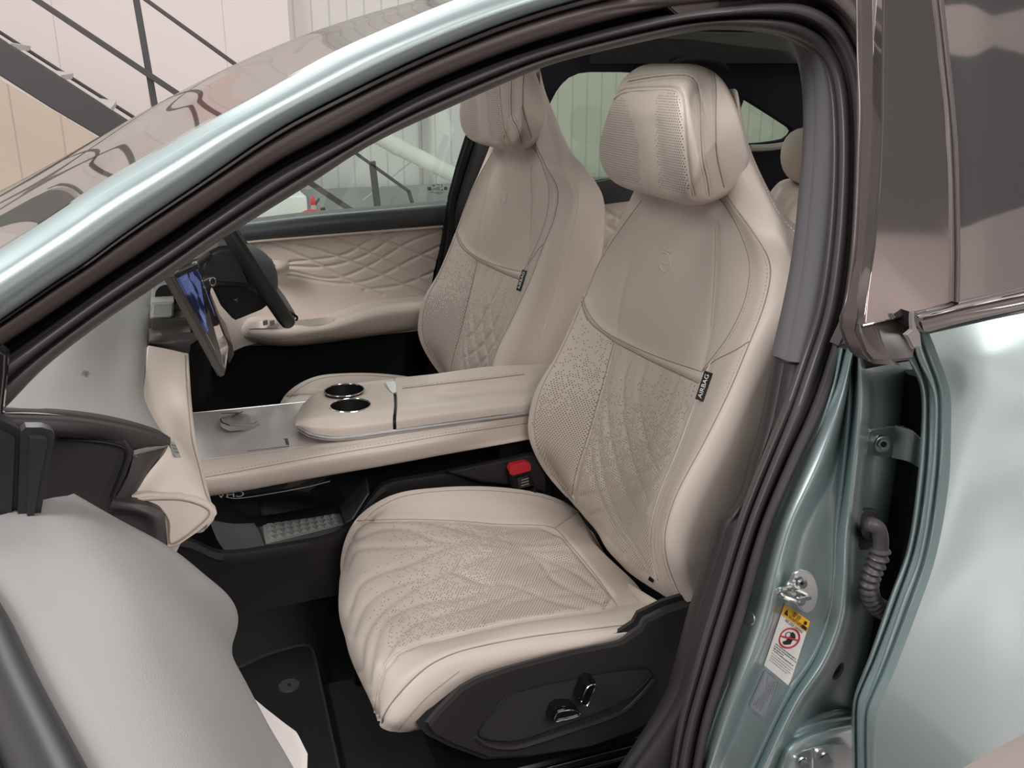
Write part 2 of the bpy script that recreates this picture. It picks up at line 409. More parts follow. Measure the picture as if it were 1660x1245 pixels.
# only front-facing part is carved
N0 = gnormals(G, True)
N0 *= np.sign((N0*(G-G.mean(0, keepdims=True))).sum())
vis = ((CAM-G)*N0).sum(2) > 0
G = np.where(vis[..., None], Gc, G)
pl = inside(px, [(940, 500), (960, 530), (994, 553), (975, 629), (934, 760), (921, 806), (888, 762), (868, 717), (866, 682), (880, 632), (915, 570)])*np.clip((px[:, 1]-505)/170, .0, 1)**1.2
pq = inside(px, [(1001, 560), (1129, 625), (1105, 682), (1072, 767), (1047, 829), (1047, 873), (1058, 935), (1036, 925), (930, 812), (939, 760), (980, 629)])*np.clip((px[:, 1]-570)/230, .02, 1)**1.3
perf = (pl+pq)*vis.reshape(-1)
flat = np.stack([G[..., 1].reshape(-1), G[..., 2].reshape(-1), 0*G[..., 2].reshape(-1)], -1)
back = sheet('backrest', G, perf_leather, seat, closed=True, attrs={'perf': perf, 'flat': flat})
B = bvh(back)
outer = [(1172, 305), (1190, 334), (1222, 378), (1244, 415), (1249, 445), (1238, 497), (1215, 556), (1182, 635), (1142, 716), (1097, 802), (1079, 862), (1081, 907), (1097, 952), (1109, 972)]
inner = [(1165, 320), (1180, 340), (1200, 378), (1214, 420), (1214, 455), (1204, 497), (1179, 547), (1154, 581), (1138, 601)]
lowpipe = [(1153, 586), (1140, 620), (1122, 668), (1097, 735), (1070, 800), (1057, 850), (1055, 890), (1066, 940)]
seam('outer_seam', B, outer, .0011, seam_m, back, n=110)
seam('outer_stitching', B, outer, .0009, thread_d, back, dash=.006, off=5)
seam('inner_seam', B, inner, .0009, seam_m, back)
seam('inner_stitching', B, inner, .0009, thread_d, back, dash=.006, off=-4)
seam('piping', B, lowpipe, .0022, thread, back, n=80)
seam('piping_stitching', B, lowpipe, .0008, thread_d, back, dash=.006, off=-6)
seam('wing_seam', B, [(1139, 602), (1160, 584), (1190, 569), (1214, 554)], .0011, seam_m, back)
seam('band_seam', B, band1, .0009, seam_m, back)
seam('band_seam', B, band2, .0010, seam_m, back)
seam('bolster_seam', B, [(995, 556), (975, 629), (955, 700), (934, 765), (926, 808)], .0009, seam_m, back)
seam('edge_piping', B, [(1040, 325), (1000, 380), (972, 425), (948, 482), (910, 568), (877, 632), (866, 685), (871, 720), (893, 765), (930, 812)], .0012, thread_d, back)
seam('crease_stitch', B, [(1160, 367), (1158, 450), (1152, 530)], .0006, thread_d, back)
seam('shell_stitching', B, [(1222, 262), (1262, 345), (1292, 380)], .0012, thread, back, dash=.006)
# embossed emblem: bar over a ring with a crossbar
def emb(pts, n=20): return seam('embossed_emblem', B, pts, .0013, leather, back, n=n)
emb([(1070, 404), (1078, 405), (1089, 410)]); emb([(1072, 410), (1082, 411), (1087, 422), (1086, 434), (1078, 441), (1071, 434), (1071, 424)]); emb([(1072, 425), (1082, 430)])
emb([(1080, 411), (1084, 415), (1085, 424)]); emb([(1069, 428), (1067, 438)])
def airbag(B, p, up, right, parent):
    h = hit(B, *p, lift=.001); a = hit(B, *up, lift=.001); b = hit(B, *right, lift=.001)
    o_, n_ = h; u = a[0]-o_; u /= np.linalg.norm(u); sr = b[0]-o_; sr = sr-u*(sr@u); sr /= np.linalg.norm(sr); s = RT-u*(RT@u); s /= np.linalg.norm(s); s = s+sr*1.3; s /= np.linalg.norm(s); nn = np.cross(s, u)
    if nn@(CAM-o_) < 0: nn = -nn
    o_ = o_+nn*.0045
    if nn@(CAM-o_) < 0: nn = -nn
    t = box('airbag_tag', o_, s*.0085, u*.024, nn*.0009, blackgloss_in, parent, .0004)
    text('airbag_lettering', 'AIRBAG', o_+nn*.0012, u, -s, (.0115, .0115), mat('tag_white', (.85, .85, .85), .6), t)
    return t
airbag(B, (1145, 627), (1154, 600), (1155, 631), back)
box('lower_tag', hit(B, 1057, 938, .001)[0], W(.001, -.006, 0), W(.002, 0, .004), W(-.001, 0, 0), blackgloss_in, back, .0002)

# ---- headrest: closed block lofted across the car
def headrest(YC):
    prof = [(.745, 1.25), (.751, 1.275), (.772, 1.294), (.80, 1.296), (.828, 1.280), (.846, 1.24), (.856, 1.185), (.858, 1.155), (.848, 1.115), (.828, 1.092), (.80, 1.083), (.775, 1.087), (.756, 1.098), (.746, 1.12), (.742, 1.16), (.742, 1.21)]
    pf = cr([W(a, 0, b) for a, b in prof], 110, True)
    zc = 1.18; xc = .80
    S = np.linspace(-1, 1, 91); S = np.sin(S*math.pi/2)
    Gh = np.zeros((110, len(S), 3))
    for j, s in enumerate(S):
        k = (1-abs(s)**7.0)**(1/2.4) if abs(s) < 1 else 0
        k = .70+.30*k
        for i in range(110):
            x, _, z = pf[i]
            t = max(0, (z-1.15)/.145); lo = max(0, (1.14-z)/.06)
            wz = .170-(.085 if s > 0 else .052)*t**1.2-.035*lo**2
            Gh[i, j] = (xc+(x-xc)*k, YC+s*wz, zc+(z-zc)*k)
    return Gh
Gh = headrest(YC)
pxh = proj(Gh.reshape(-1, 3))
panel_edge = [(968, 282), (960, 262), (958, 240), (964, 216), (978, 185), (990, 165), (1002, 154), (1016, 148), (1060, 145), (1088, 145), (1100, 150), (1106, 165), (1108, 200), (1111, 240), (1116, 280), (1124, 318)]
seam2 = [(1018, 132), (1060, 125), (1100, 122), (1120, 125), (1130, 138), (1134, 165), (1136, 220), (1139, 260), (1146, 290), (1150, 318)]
seam3 = [(1146, 108), (1155, 118), (1160, 140), (1160, 200), (1162, 250), (1168, 280), (1174, 304)]
Nh = gnormals(Gh, True); Nh *= np.sign((Nh*(Gh-Gh.mean((0, 1)))).sum()); vish = ((CAM-Gh)*Nh).sum(2) > 0
Gc = carve(Gh, [(panel_edge, 4, .004), ([(1022, 205), (1024, 250), (1022, 290)], 12, .004), ([(1064, 205), (1068, 250), (1078, 300)], 12, .004), (seam2, 3, .0025), (seam3, 3, .002)], closed=True)
Gh = np.where(vish[..., None], Gc, Gh)
inp = inside(pxh, [(969, 275), (962, 255), (962, 236), (972, 205), (992, 168), (1005, 157), (1088, 150), (1099, 155), (1103, 170), (1105, 210), (1110, 260), (1118, 305), (1110, 312), (1060, 306), (1000, 293), (980, 288)])
mid = np.abs(pxh[:, 0]-(1043+(pxh[:, 1]-200)*.10))
ph = inp*np.clip((mid-12-np.clip((230-pxh[:, 1])*.16, 0, 20))/6, 0, 1)*vish.reshape(-1)
flath = np.stack([Gh[..., 1].reshape(-1), Gh[..., 2].reshape(-1), 0*Gh[..., 2].reshape(-1)], -1)
head = sheet('headrest', Gh, perf_leather, seat, closed=True, attrs={'perf': ph*1.0, 'flat': flath}, ang=50)
BH = bvh(head)
seam('piping', BH, panel_edge, .0018, thread, head, n=90)
seam('panel_stitching', BH, [(a+(4 if a > 1050 else 0), b-(5 if b < 165 else 0)) for a, b in panel_edge[6:]], .0008, thread_d, head, dash=.005)
seam('border_seam', BH, seam2, .0011, seam_m, head)
seam('border_stitching', BH, seam2, .0008, thread_d, head, dash=.005, off=5)
seam('border_stitching', BH, seam2, .0008, thread_d, head, dash=.005, off=-5)
seam('side_seam', BH, seam3, .0011, seam_m, head)

# ---- seat cushion: columns run from under the front edge up over the top to the rear
u0 = [W(.33, 1.60, .27), W(.45, 1.62, .27), W(.60, 1.62, .30), W(.74, 1.60, .34)]
u1 = [(585, 1020, 1.70), (556, 930, 1.70), (560, 880, 1.70), (585, 836, 1.70), (640, 803, 1.70), (710, 792, 1.70), (790, 790, 1.70), (860, 797, 1.70), (910, 811, 1.71), (945, 835, 1.69)]
u2 = [(590, 1040, 1.67), (554, 945, 1.69), (562, 896, 1.68), (590, 850, 1.68), (640, 818, 1.68), (710, 804, 1.68), (790, 803, 1.68), (860, 812, 1.68), (905, 828, 1.67), (950, 850, 1.65)]
u3 = [(592, 1060, 1.62), (551, 965, 1.63), (556, 915, 1.65), (580, 862, 1.65), (640, 845, 1.645), (720, 843, 1.64), (795, 848, 1.63), (850, 851, 1.61), (902, 856, 1.59), (955, 870, 1.57)]
u4 = [(600, 1100, 1.55), (552, 1000, 1.55), (553, 950, 1.55), (585, 905, 1.55), (650, 890, 1.55), (725, 882, 1.545), (795, 882, 1.53), (855, 885, 1.52), (915, 880, 1.51), (970, 888, 1.50)]
u5 = [(605, 1130, 1.46), (560, 1035, 1.455), (556, 990, 1.455), (590, 950, 1.455), (660, 935, 1.455), (730, 925, 1.455), (800, 920, 1.455), (870, 920, 1.455), (940, 912, 1.455), (995, 912, 1.455)]
u6 = [(610, 1150, 1.36), (574, 1080, 1.355), (570, 1040, 1.355), (600, 1005, 1.355), (665, 990, 1.355), (740, 977, 1.36), (815, 967, 1.365), (890, 958, 1.37), (965, 945, 1.385), (1025, 940, 1.40)]
u7 = [(612, 1168, 1.26), (598, 1120, 1.25), (604, 1080, 1.25), (635, 1054, 1.25), (690, 1040, 1.25), (760, 1022, 1.26), (835, 1006, 1.27), (920, 994, 1.285), (1000, 982, 1.31), (1050, 968, 1.335)]
u8 = [(617, 1178, 1.225), (613, 1145, 1.215), (628, 1105, 1.21), (660, 1075, 1.21), (710, 1052, 1.21), (780, 1032, 1.215), (850, 1014, 1.22), (930, 1003, 1.225), (1010, 993, 1.24), (1068, 975, 1.25)]
u9 = [(625, 1183, 1.20), (624, 1163, 1.19), (646, 1125, 1.185), (680, 1090, 1.185), (730, 1062, 1.185), (800, 1044, 1.185), (870, 1031, 1.185), (950, 1021, 1.185), (1030, 1010, 1.19), (1080, 985, 1.20)]
u10 = [(640, 1187, 1.19), (650, 1172, 1.175), (675, 1145, 1.17), (705, 1115, 1.17), (750, 1090, 1.17), (815, 1068, 1.17), (880, 1055, 1.17), (950, 1042, 1.17), (1025, 1022, 1.175), (1078, 995, 1.19)]
u11 = [(665, 1186, 1.20), (682, 1178, 1.19), (705, 1150, 1.18), (735, 1120, 1.175), (775, 1096, 1.175), (835, 1078, 1.175), (895, 1062, 1.175), (955, 1049, 1.175), (1015, 1037, 1.18), (1070, 1010, 1.20)]
u12 = [W(.33, 1.30, .27), W(.45, 1.28, .27), W(.60, 1.28, .30), W(.74, 1.30, .34)]
Gs = grid([u0, u1, u2, u3, u4, u5, u6, u7, u8, u9, u10, u11, u12], 210, 260, closed=True)
pxs = proj(Gs.reshape(-1, 3))
insert = [(578, 844), (656, 842), (734, 844), (811, 850), (882, 852), (900, 857), (930, 890), (965, 932), (1000, 981), (960, 989), (928, 993), (831, 1007), (734, 1029), (671, 1044), (645, 1056), (628, 1072), (613, 1110), (607, 1149), (612, 1170)]
quilt = [
 [(566, 877), (617, 857), (664, 857), (718, 877), (772, 873), (831, 857), (890, 854)],
 [(558, 925), (578, 890), (656, 885), (714, 881), (772, 873)],
 [(564, 994), (582, 947), (617, 927), (664, 912), (718, 888), (772, 877), (831, 885), (890, 865)],
 [(570, 1030), (593, 978), (636, 950), (714, 927), (792, 896), (850, 880)],
 [(583, 1090), (593, 1025), (632, 978), (695, 939), (753, 916), (811, 896), (850, 892), (918, 890)],
 [(597, 1110), (601, 1071), (621, 1009), (675, 978), (753, 966), (792, 951), (831, 924), (870, 908), (925, 910)],
 [(607, 1130), (610, 1100), (630, 1056), (664, 1013), (734, 990), (790, 975), (840, 955), (889, 927), (930, 914)],
 [(788, 1005), (823, 978), (850, 970), (905, 962), (967, 960)],
 [(700, 845), (772, 865), (823, 885), (874, 900), (928, 924), (962, 948)],
 [(745, 852), (790, 869), (860, 880), (905, 878)],
 [(734, 924), (780, 943), (831, 947), (889, 970), (948, 985)],
 [(830, 880), (872, 905), (900, 940), (975, 975)]]
gs = [(l, 4.5, .0033) for l in quilt]+[(insert, 3.5, .005)]
gs += [([(900, 856), (925, 838), (938, 828)], 2.5, .002), ([(1000, 981), (1040, 975), (1070, 962)], 2.5, .002), ([(640, 1186), (690, 1130), (745, 1085)], 2.5, .0015)]
outer_c = [(619, 1172), (622, 1160), (636, 1138), (667, 1103), (702, 1075), (753, 1054), (850, 1034), (925, 1024), (990, 1016), (1033, 1009), (1060, 992), (1078, 984)]
gs += [(outer_c, 3, .003)]
Ns = gnormals(Gs, True); Ns *= np.sign((Ns*(Gs-W(.5, 1.45, .30))).sum()); viss = ((CAM-Gs)*Ns).sum(2) > 0
Gc = carve(Gs, gs, closed=True); Gs = np.where(viss[..., None], Gc, Gs)
dens = np.clip((pxs[:, 0]+.35*(pxs[:, 1]-900)-600)/230, .03, 1)**1.4
ps = inside(pxs, [(590, 850), (656, 847), (734, 849), (811, 855), (880, 857), (899, 866), (928, 896), (962, 938), (990, 978), (925, 988), (830, 1002), (733, 1024), (671, 1038), (640, 1052), (628, 1060), (600, 1010), (575, 950)])*dens*viss.reshape(-1)
flats = np.stack([Gs[..., 0].reshape(-1), Gs[..., 1].reshape(-1), 0*Gs[..., 2].reshape(-1)], -1)
cush = sheet('seat_cushion', Gs, perf_leather, seat, closed=True, attrs={'perf': ps, 'flat': flats})
BC = bvh(cush)
seam('insert_seam', BC, insert[4:9], .0008, seam_m, cush)
seam('insert_piping', BC, insert[8:], .0014, thread, cush, n=80)
seam('insert_stitching', BC, insert[8:15], .0008, thread_d, cush, dash=.006, off=-6)
seam('insert_seam', BC, insert[:6], .0007, seam_m, cush)
seam('outer_seam', BC, outer_c, .0011, seam_m, cush, n=90)
seam('outer_stitching', BC, outer_c, .0010, thread_d, cush, dash=.0065, off=-6)
seam('rear_seam', BC, [(900, 856), (925, 838), (938, 828)], .0008, seam_m, cush)
seam('skirt_seam', BC, [(645, 1184), (690, 1132), (745, 1088)], .0007, seam_m, cush)
seam('far_edge_seam', BC, [(585, 850), (610, 826), (650, 806), (720, 796), (800, 796), (870, 804), (925, 822)], .0007, seam_m, cush)
# ---- side valance with power switches
YV = 1.16
va = slab('side_valance', [(679, 1181, YV), (700, 1155, YV), (741, 1112, YV), (773, 1094, YV), (831, 1074, YV), (928, 1049, YV), (1006, 1034, YV), (1033, 1016, YV), (1041, 1001, YV), (1080, 982, YV), (1150, 960, YV), (1170, 965, YV), (1165, 1050, YV), (1140, 1100, YV), (1090, 1160, YV), (1030, 1195, YV), (960, 1220, YV), (860, 1236, YV), (790, 1240, YV), (730, 1218, YV), (694, 1200, YV)], W(0, .035, 0), trimdark, seat, .014, seg=5)
# recess rim and inner panel
YR = 1.158
rim_pts = [(775, 1192), (800, 1152), (822, 1130), (850, 1118), (930, 1100), (1010, 1086), (1050, 1084), (1056, 1093), (1030, 1122), (1000, 1143), (930, 1170), (850, 1198), (825, 1202), (795, 1200)]
sw = slab('switch_panel', [(a, b, YR) for a, b in rim_pts], W(0, .006, 0), bump_noise(mat('dark_switch_panel', (.030, .027, .028), .6), 1500, .2, .0003), seat, .0008)
V, F = tube_mesh(cr([P(a, b, YR-.0005) for a, b in rim_pts], 120, True), .0008, 6, True); mesh_obj('panel_gap', V, F, trimblack, sw)
low = [(770, 1193), (790, 1207), (825, 1212), (850, 1208), (930, 1182), (1005, 1155), (1035, 1130), (1060, 1100)]
V, F = tube_mesh(cr([P(a, b, YR+.003) for a, b in low], 60), .005, 8); mesh_obj('panel_lip', V, F, trimdark, va)
def switch(pts, face):
    s = slab('seat_switch', [(a, b, YR-.022) for a, b in pts], W(0, .026, 0), blackgloss_in, sw, .003, seg=4)
    V, F = tube_mesh(cr([P(a, b, YR-.0235) for a, b in face], 60, True), .0011, 6, True); return mesh_obj('switch_chrome_trim', V, F, chrome, s)
switch([(893, 1170), (899, 1153), (907, 1147), (930, 1146), (941, 1156), (936, 1162), (900, 1172)], [(899, 1169), (903, 1157), (912, 1153), (930, 1151), (940, 1158), (935, 1162), (915, 1167)])
switch([(938, 1135), (948, 1110), (957, 1104), (966, 1106), (965, 1114), (953, 1146), (944, 1142)], [(943, 1140), (951, 1117), (958, 1111), (966, 1111), (962, 1122), (952, 1144)])
# seat base under the cushion, rails
box('seat_base', W(.50, 1.45, .235), W(.17, 0, 0), W(0, .22, 0), W(0, 0, .055), trimblack, seat, .01)
box('back_cover', W(.80, 1.45, .36), W(.04, 0, 0), W(0, .24, 0), W(0, 0, .10), trimblack, seat, .01)
for yy in (1.24, 1.66):
    r_ = box('seat_rail', W(.50, yy, .140), W(.24, 0, 0), W(0, .022, 0), W(0, 0, .020), blackgloss_in, seat, .002)
    for dy in (-.019, 0, .019):
        box('rail_edge', W(.50, yy+dy, .1625), W(.24, 0, 0), W(0, .0022, 0), W(0, 0, .004), steel, r_, .0005)
# ================================================================ CAR BODY (near side opening, pillars, windshield, roof)
body = thing('car', 'pale green car shell around the open front doorway, with pillars, windscreen and roof', 'car', W(.2, 1.0, .05))
def ax(x): return .98+.19*np.clip(x, -200, 1000)/930
def pl(pts, dY=0.0, f=None):
    f = f or ax; return [P(x, y, f(x)+dY) for x, y in pts]
T = [(-90, 462), (0, 405), (80, 354), (160, 301), (253, 247), (330, 202), (400, 164), (480, 120), (551, 82), (652, 37), (737, 2), (830, -32)]
L = [(-90, 580), (0, 519), (100, 450), (152, 416), (202, 378), (317, 300), (340, 284), (450, 210), (560, 151), (686, 90), (821, 35), (922, 3), (1030, -26)]
L2 = [(-90, 588), (0, 527), (100, 459), (152, 425), (202, 388), (317, 311), (340, 296), (450, 223), (560, 165), (686, 104), (821, 49), (922, 17), (1030, -10)]
L3 = [(-90, 625), (0, 563), (85, 507), (169, 450), (225, 413), (283, 374), (337, 337), (450, 262), (560, 205), (686, 139), (821, 84), (922, 51), (1010, 28), (1100, 10), (1180, 2), (1240, -3)]
L4 = [(-90, 650), (0, 590), (85, 530), (169, 470), (225, 433), (283, 394), (337, 356), (450, 281), (560, 222), (686, 154), (821, 97), (922, 64), (1010, 40), (1100, 20), (1180, 10), (1240, 6)]
def between(a, b, t, n=24):
    A = smooth2(a, n); B_ = smooth2(b, n); return [tuple(A[i]*(1-t)+B_[i]*t) for i in range(n)]
def sample(a, n=24): return [tuple(v) for v in smooth2(a, n)]
g = grid([pl(sample(T), .05), pl(sample(T), .012), pl(between(T, L, .12), -.004), pl(between(T, L, .35), -.018), pl(between(T, L, .65), -.022), pl(between(T, L, .9), -.012), pl(sample(L), -.002), pl(sample(L), .02)], 120, 60)
sheet('painted_pillar', g, paint, body, W(0, .02, 0))
g = grid([pl(sample(L), .015), pl(between(L, L2, .3), -.006), pl(between(L, L2, .7), -.006), pl(sample(L2), .015)], 120, 16)
sheet('gloss_strip', g, gloss_black, body, W(0, .01, 0))
g = grid([pl(sample(L2), .012), pl(between(L2, L3, .15), .004), pl(between(L2, L3, .5), .006), pl(between(L2, L3, .9), .014), pl(sample(L3), .03)], 120, 24)
sheet('door_flange', g, frame_br, body, W(0, .01, 0))
g = grid([pl(sample(L3), .03), pl(between(L3, L4, .5), .045), pl(sample(L4), .03)], 120, 12)
sheet('flange_groove', g, trimblack, body, W(0, .01, 0))
# brown metal flange turning down beside the rear door
fl = [(1180, -3), (1260, -8), (1330, -2), (1372, 30), (1398, 78), (1408, 140), (1412, 220), (1409, 330), (1403, 430), (1392, 505), (1370, 572)]
def by(y): return float(np.interp(y, [-30, 60, 217, 420, 570, 740, 900, 1245, 1300], [1.165, 1.16, 1.12, 1.045, .985, .962, .95, .94, .94]))
def pb(pts, dY=0.0): return [P(x, y, by(y)+dY) for x, y in pts]
g = grid([pb([(x+26, y-22 if x < 1350 else y) for x, y in fl], .01), pb([(x+8, y-6 if x < 1350 else y) for x, y in fl], .0), pb(fl, .006), pb([(x-6, y+6) for x, y in fl], .03)], 90, 20)
sheet('rear_flange', g, frame_br, body, W(0, .012, 0))
slab('roof_side_rail', [P(x, y, 1.20) for x, y in [(1000, -60), (1425, -60), (1425, 150), (1400, 120), (1385, 86), (1350, 45), (1310, 22), (1260, 14), (1180, 20), (1100, 26)]], W(0, .02, 0), frame_br, body, .002)
# rubber door seal: one loop from the A pillar over the top and down the B pillar
S0 = [(-90, 650), (0, 592), (85, 532), (169, 472), (283, 396), (337, 358), (450, 283), (560, 224), (686, 156), (821, 99), (922, 66), (1010, 42), (1100, 22), (1180, 11), (1245, 5), (1308, 9), (1358, 38), (1388, 88), (1402, 145), (1406, 217), (1404, 330), (1399, 420), (1387, 500), (1366, 580), (1350, 632), (1325, 690), (1300, 739), (1255, 840), (1234, 904), (1212, 986), (1192, 1050), (1178, 1095), (1156, 1165), (1140, 1245), (1130, 1310)]
S1 = [(-85, 740), (3, 668), (67, 600), (169, 521), (253, 464), (337, 403), (439, 338), (499, 301), (602, 234), (750, 165), (855, 119), (900, 102), (1010, 75), (1060, 64), (1136, 49), (1204, 48), (1262, 54), (1300, 68), (1332, 92), (1350, 130), (1358, 217), (1356, 330), (1347, 430), (1332, 520), (1306, 592), (1284, 660), (1254, 735), (1218, 825), (1196, 890), (1172, 970), (1150, 1040), (1130, 1110), (1110, 1180), (1098, 1245), (1090, 1310)]
def sY(x, y): return ax(x) if y < 70*(1 if x > 900 else 99) and x < 1200 else by(y)
nS = 90
S0s, S1s = sample(S0, nS), sample(S1, nS)
# pair the two edges by position along the loop so that the cross-section stays square to it
def pair(a, b, n):
    a = np.array(a, float); b = np.array(b, float); out = []; j0 = 0
    A = smooth2(a, n); Bd = smooth2(b, 1500)
    for i in range(n):
        w_ = Bd[j0:j0+260]; d = np.linalg.norm(w_-A[i], axis=1); j0 = j0+int(np.argmin(d)); out.append(Bd[min(j0, 1499)])
    return A, np.array(out)
A_, B_ = pair(S0, S1, 150)
# smooth partner spacing
for _ in range(4): B_[1:-1] = (B_[:-2]+B_[1:-1]*2+B_[2:])/4
def Ys(p):
    x, y = p
    if x < 1200: a = ax(x)
    else: a = 1.17
    if x > 1180 or y > 700 and x > 900:
        a = by(y)
    return a
def mixc(t, dY):
    out = []
    ys = np.array([Ys(p) for p in A_]); 
    for _ in range(6): ys[1:-1] = (ys[:-2]+ys[1:-1]+ys[2:])/3
    return [P(*(A_[i]*(1-t)+B_[i]*t), ys[i]+dY) for i in range(len(A_))]
g = grid([mixc(0, .035), mixc(.02, .008), mixc(.14, -.004), mixc(.30, -.004), mixc(.42, .012), mixc(.52, .022), mixc(.60, .010), mixc(.78, .010), mixc(.93, .020), mixc(1, .05)], 420, 64)
seal = sheet('door_seal', g, rubber, body, W(0, .02, 0))
# B pillar trims
g = grid([[P(x, y, by(y)+.09) for x, y in [(1282, 50), (1303, 90), (1313, 140), (1315, 220), (1309, 304), (1297, 418), (1282, 500), (1263, 583)]],
          [P(x, y, by(y)+.055) for x, y in [(1292, 52), (1312, 92), (1322, 142), (1323, 220), (1318, 304), (1306, 418), (1292, 500), (1274, 585)]],
          [P(x, y, by(y)+.035) for x, y in [(1302, 58), (1328, 92), (1342, 142), (1346, 220), (1342, 320), (1330, 428), (1315, 510), (1294, 588)]],
          [P(x, y, by(y)+.045) for x, y in [(1312, 60), (1350, 95), (1368, 150), (1372, 217), (1370, 330), (1360, 430), (1345, 520), (1318, 592)]]], 60, 24)
sheet('upper_pillar_trim', g, clothgrey, body, W(0, .02, 0))
lt_l = [(1266, 588), (1244, 694), (1222, 770), (1203, 826), (1180, 842), (1166, 880), (1154, 919), (1140, 960), (1126, 1000), (1110, 1060), (1090, 1130), (1050, 1200), (1010, 1262)]
lt_r = [(1318, 592), (1290, 680), (1262, 750), (1230, 830), (1207, 900), (1182, 980), (1160, 1045), (1140, 1115), (1120, 1180), (1108, 1245), (1104, 1270)]
g = grid([[P(x, y, by(y)+.13) for x, y in sample(lt_l)], [P(x+6, y, by(y)+.07) for x, y in sample(lt_l)], [P(x, y, by(y)+.05) for x, y in between(lt_l, lt_r, .5)], [P(x, y, by(y)+.05) for x, y in sample(lt_r)]], 70, 24)
sheet('lower_pillar_trim', g, trimdark, body, W(0, .02, 0))
tube('trim_gap', [P(1262, 585, by(585)+.052), P(1285, 588, by(585)+.036), P(1308, 590, by(585)+.036)], .0012, trimblack, body, n=10)
# painted B pillar
b0 = [(1370, 560), (1350, 632), (1300, 739), (1255, 840), (1234, 904), (1212, 986), (1178, 1092), (1155, 1165), (1133, 1260)]
b1 = [(1384, 562), (1366, 640), (1330, 745), (1284, 845), (1264, 912), (1242, 1005), (1212, 1085), (1180, 1160), (1147, 1260)]
b2 = [(1387, 564), (1374, 660), (1346, 770), (1302, 860), (1284, 930), (1262, 1020), (1232, 1090), (1198, 1165), (1160, 1265)]
b3 = [(1389, 566), (1383, 670), (1367, 790), (1352, 875), (1345, 945), (1335, 1015), (1312, 1075), (1268, 1145), (1212, 1262)]
b4 = [(1392, 568), (1394, 650), (1383, 770), (1372, 870), (1369, 940), (1361, 1005), (1335, 1072), (1292, 1138), (1232, 1262)]
b5 = [(1400, 570), (1406, 655), (1394, 775), (1383, 872), (1380, 942), (1372, 1010), (1347, 1080), (1304, 1146), (1245, 1266)]
b6 = [(1412, 572), (1425, 660), (1415, 780), (1404, 880), (1400, 948), (1392, 1020), (1372, 1090), (1335, 1155), (1290, 1268)]
b7 = [(1490, 575), (1505, 660), (1500, 780), (1480, 880), (1465, 950), (1450, 1020), (1432, 1090), (1420, 1155), (1412, 1270)]
b8 = [(1560, 575), (1565, 660), (1560, 780), (1540, 880), (1530, 950), (1520, 1020), (1510, 1090), (1500, 1155), (1490, 1270)]
q = lambda pts, Y0, Y1: [P(x, y, Y0+(Y1-Y0)*(y-560)/700) for x, y in pts]
g = grid([q(b0, .985, .955), q(b1, .957, .925), q(b2, .992, .966), q(b3, .974, .948), q(b4, .952, .920), q(b5, .975, .945), q(b6, 1.01, .99), q(b7, 1.055, 1.0), q(b8, 1.09, 1.02)], 160, 140)
bp = sheet('painted_pillar_base', g, paint, body, W(0, .02, 0)); BB = bvh(bp)
# lower hinge pressing (bulge low right)
g = grid([[P(x, y, Y) for x, y, Y in c] for c in (
    [(1250, 1262, .955), (1262, 1215, .96), (1285, 1190, .965), (1330, 1172, .97), (1395, 1160, .985)],
    [(1262, 1272, .935), (1275, 1225, .935), (1298, 1200, .94), (1340, 1184, .945), (1400, 1172, .96)],
    [(1275, 1280, .935), (1290, 1240, .935), (1310, 1212, .938), (1350, 1196, .942), (1402, 1184, .955)],
    [(1290, 1290, .95), (1310, 1255, .95), (1330, 1235, .95), (1365, 1215, .955), (1410, 1205, .965)])], 40, 24)
sheet('hinge_pressing', g, paint, body, W(0, .02, 0))
# weatherstrip in the rear gap, drawn fat and black to imitate the shade there
tube('weatherstrip_with_shade', [(1492, 605, 1.02), (1484, 660, 1.02), (1470, 760, 1.02), (1458, 860, 1.01), (1442, 960, 1.01), (1428, 1060, 1.0), (1412, 1160, .99), (1408, 1260, .99)], .020, trimblack, body, n=60, seg=10)
# striker
def plate3(name, pts, Y, m, parent, th=.003, bev=.0008, sm=None): return slab(name, [(x, y, Y) for x, y in pts], W(0, th, 0), m, parent, bev, smooth=sm)
st = plate3('door_striker', [(1282, 941), (1290, 928), (1304, 925), (1316, 931), (1324, 945), (1327, 965), (1322, 985), (1312, 994), (1300, 990), (1288, 972), (1274, 955)], .945, steel, body, .006, .002, sm=60)
for sx, sy in ((1300, 946), (1297, 974)):
    disc('striker_bolt', P(sx, sy, .942), W(-.3, -1, 0), .0075, .004, chrome, st, r2=.006); disc('bolt_socket', P(sx, sy, .9375), W(-.3, -1, 0), .0025, .0006, trimblack, st, seg=6)
tube('striker_loop', [(1293, 952, .942), (1276, 955, .918), (1262, 957, .905), (1266, 964, .900), (1285, 972, .902), (1293, 974, .908), (1312, 969, .942)], .0035, chrome, st, n=50)
# holes, plugs and pressings on the pillar
hh = hit(BB, 1358, 1088, .0015); disc('rubber_plug', hh[0], hh[1], .014, .003, trimblack, body, r2=.010)
for x, y in ((1217, 1003),): hh = hit(BB, x, y, .0005); disc('body_plug', hh[0], hh[1], .009, .0012, paint, body, r2=.0075)
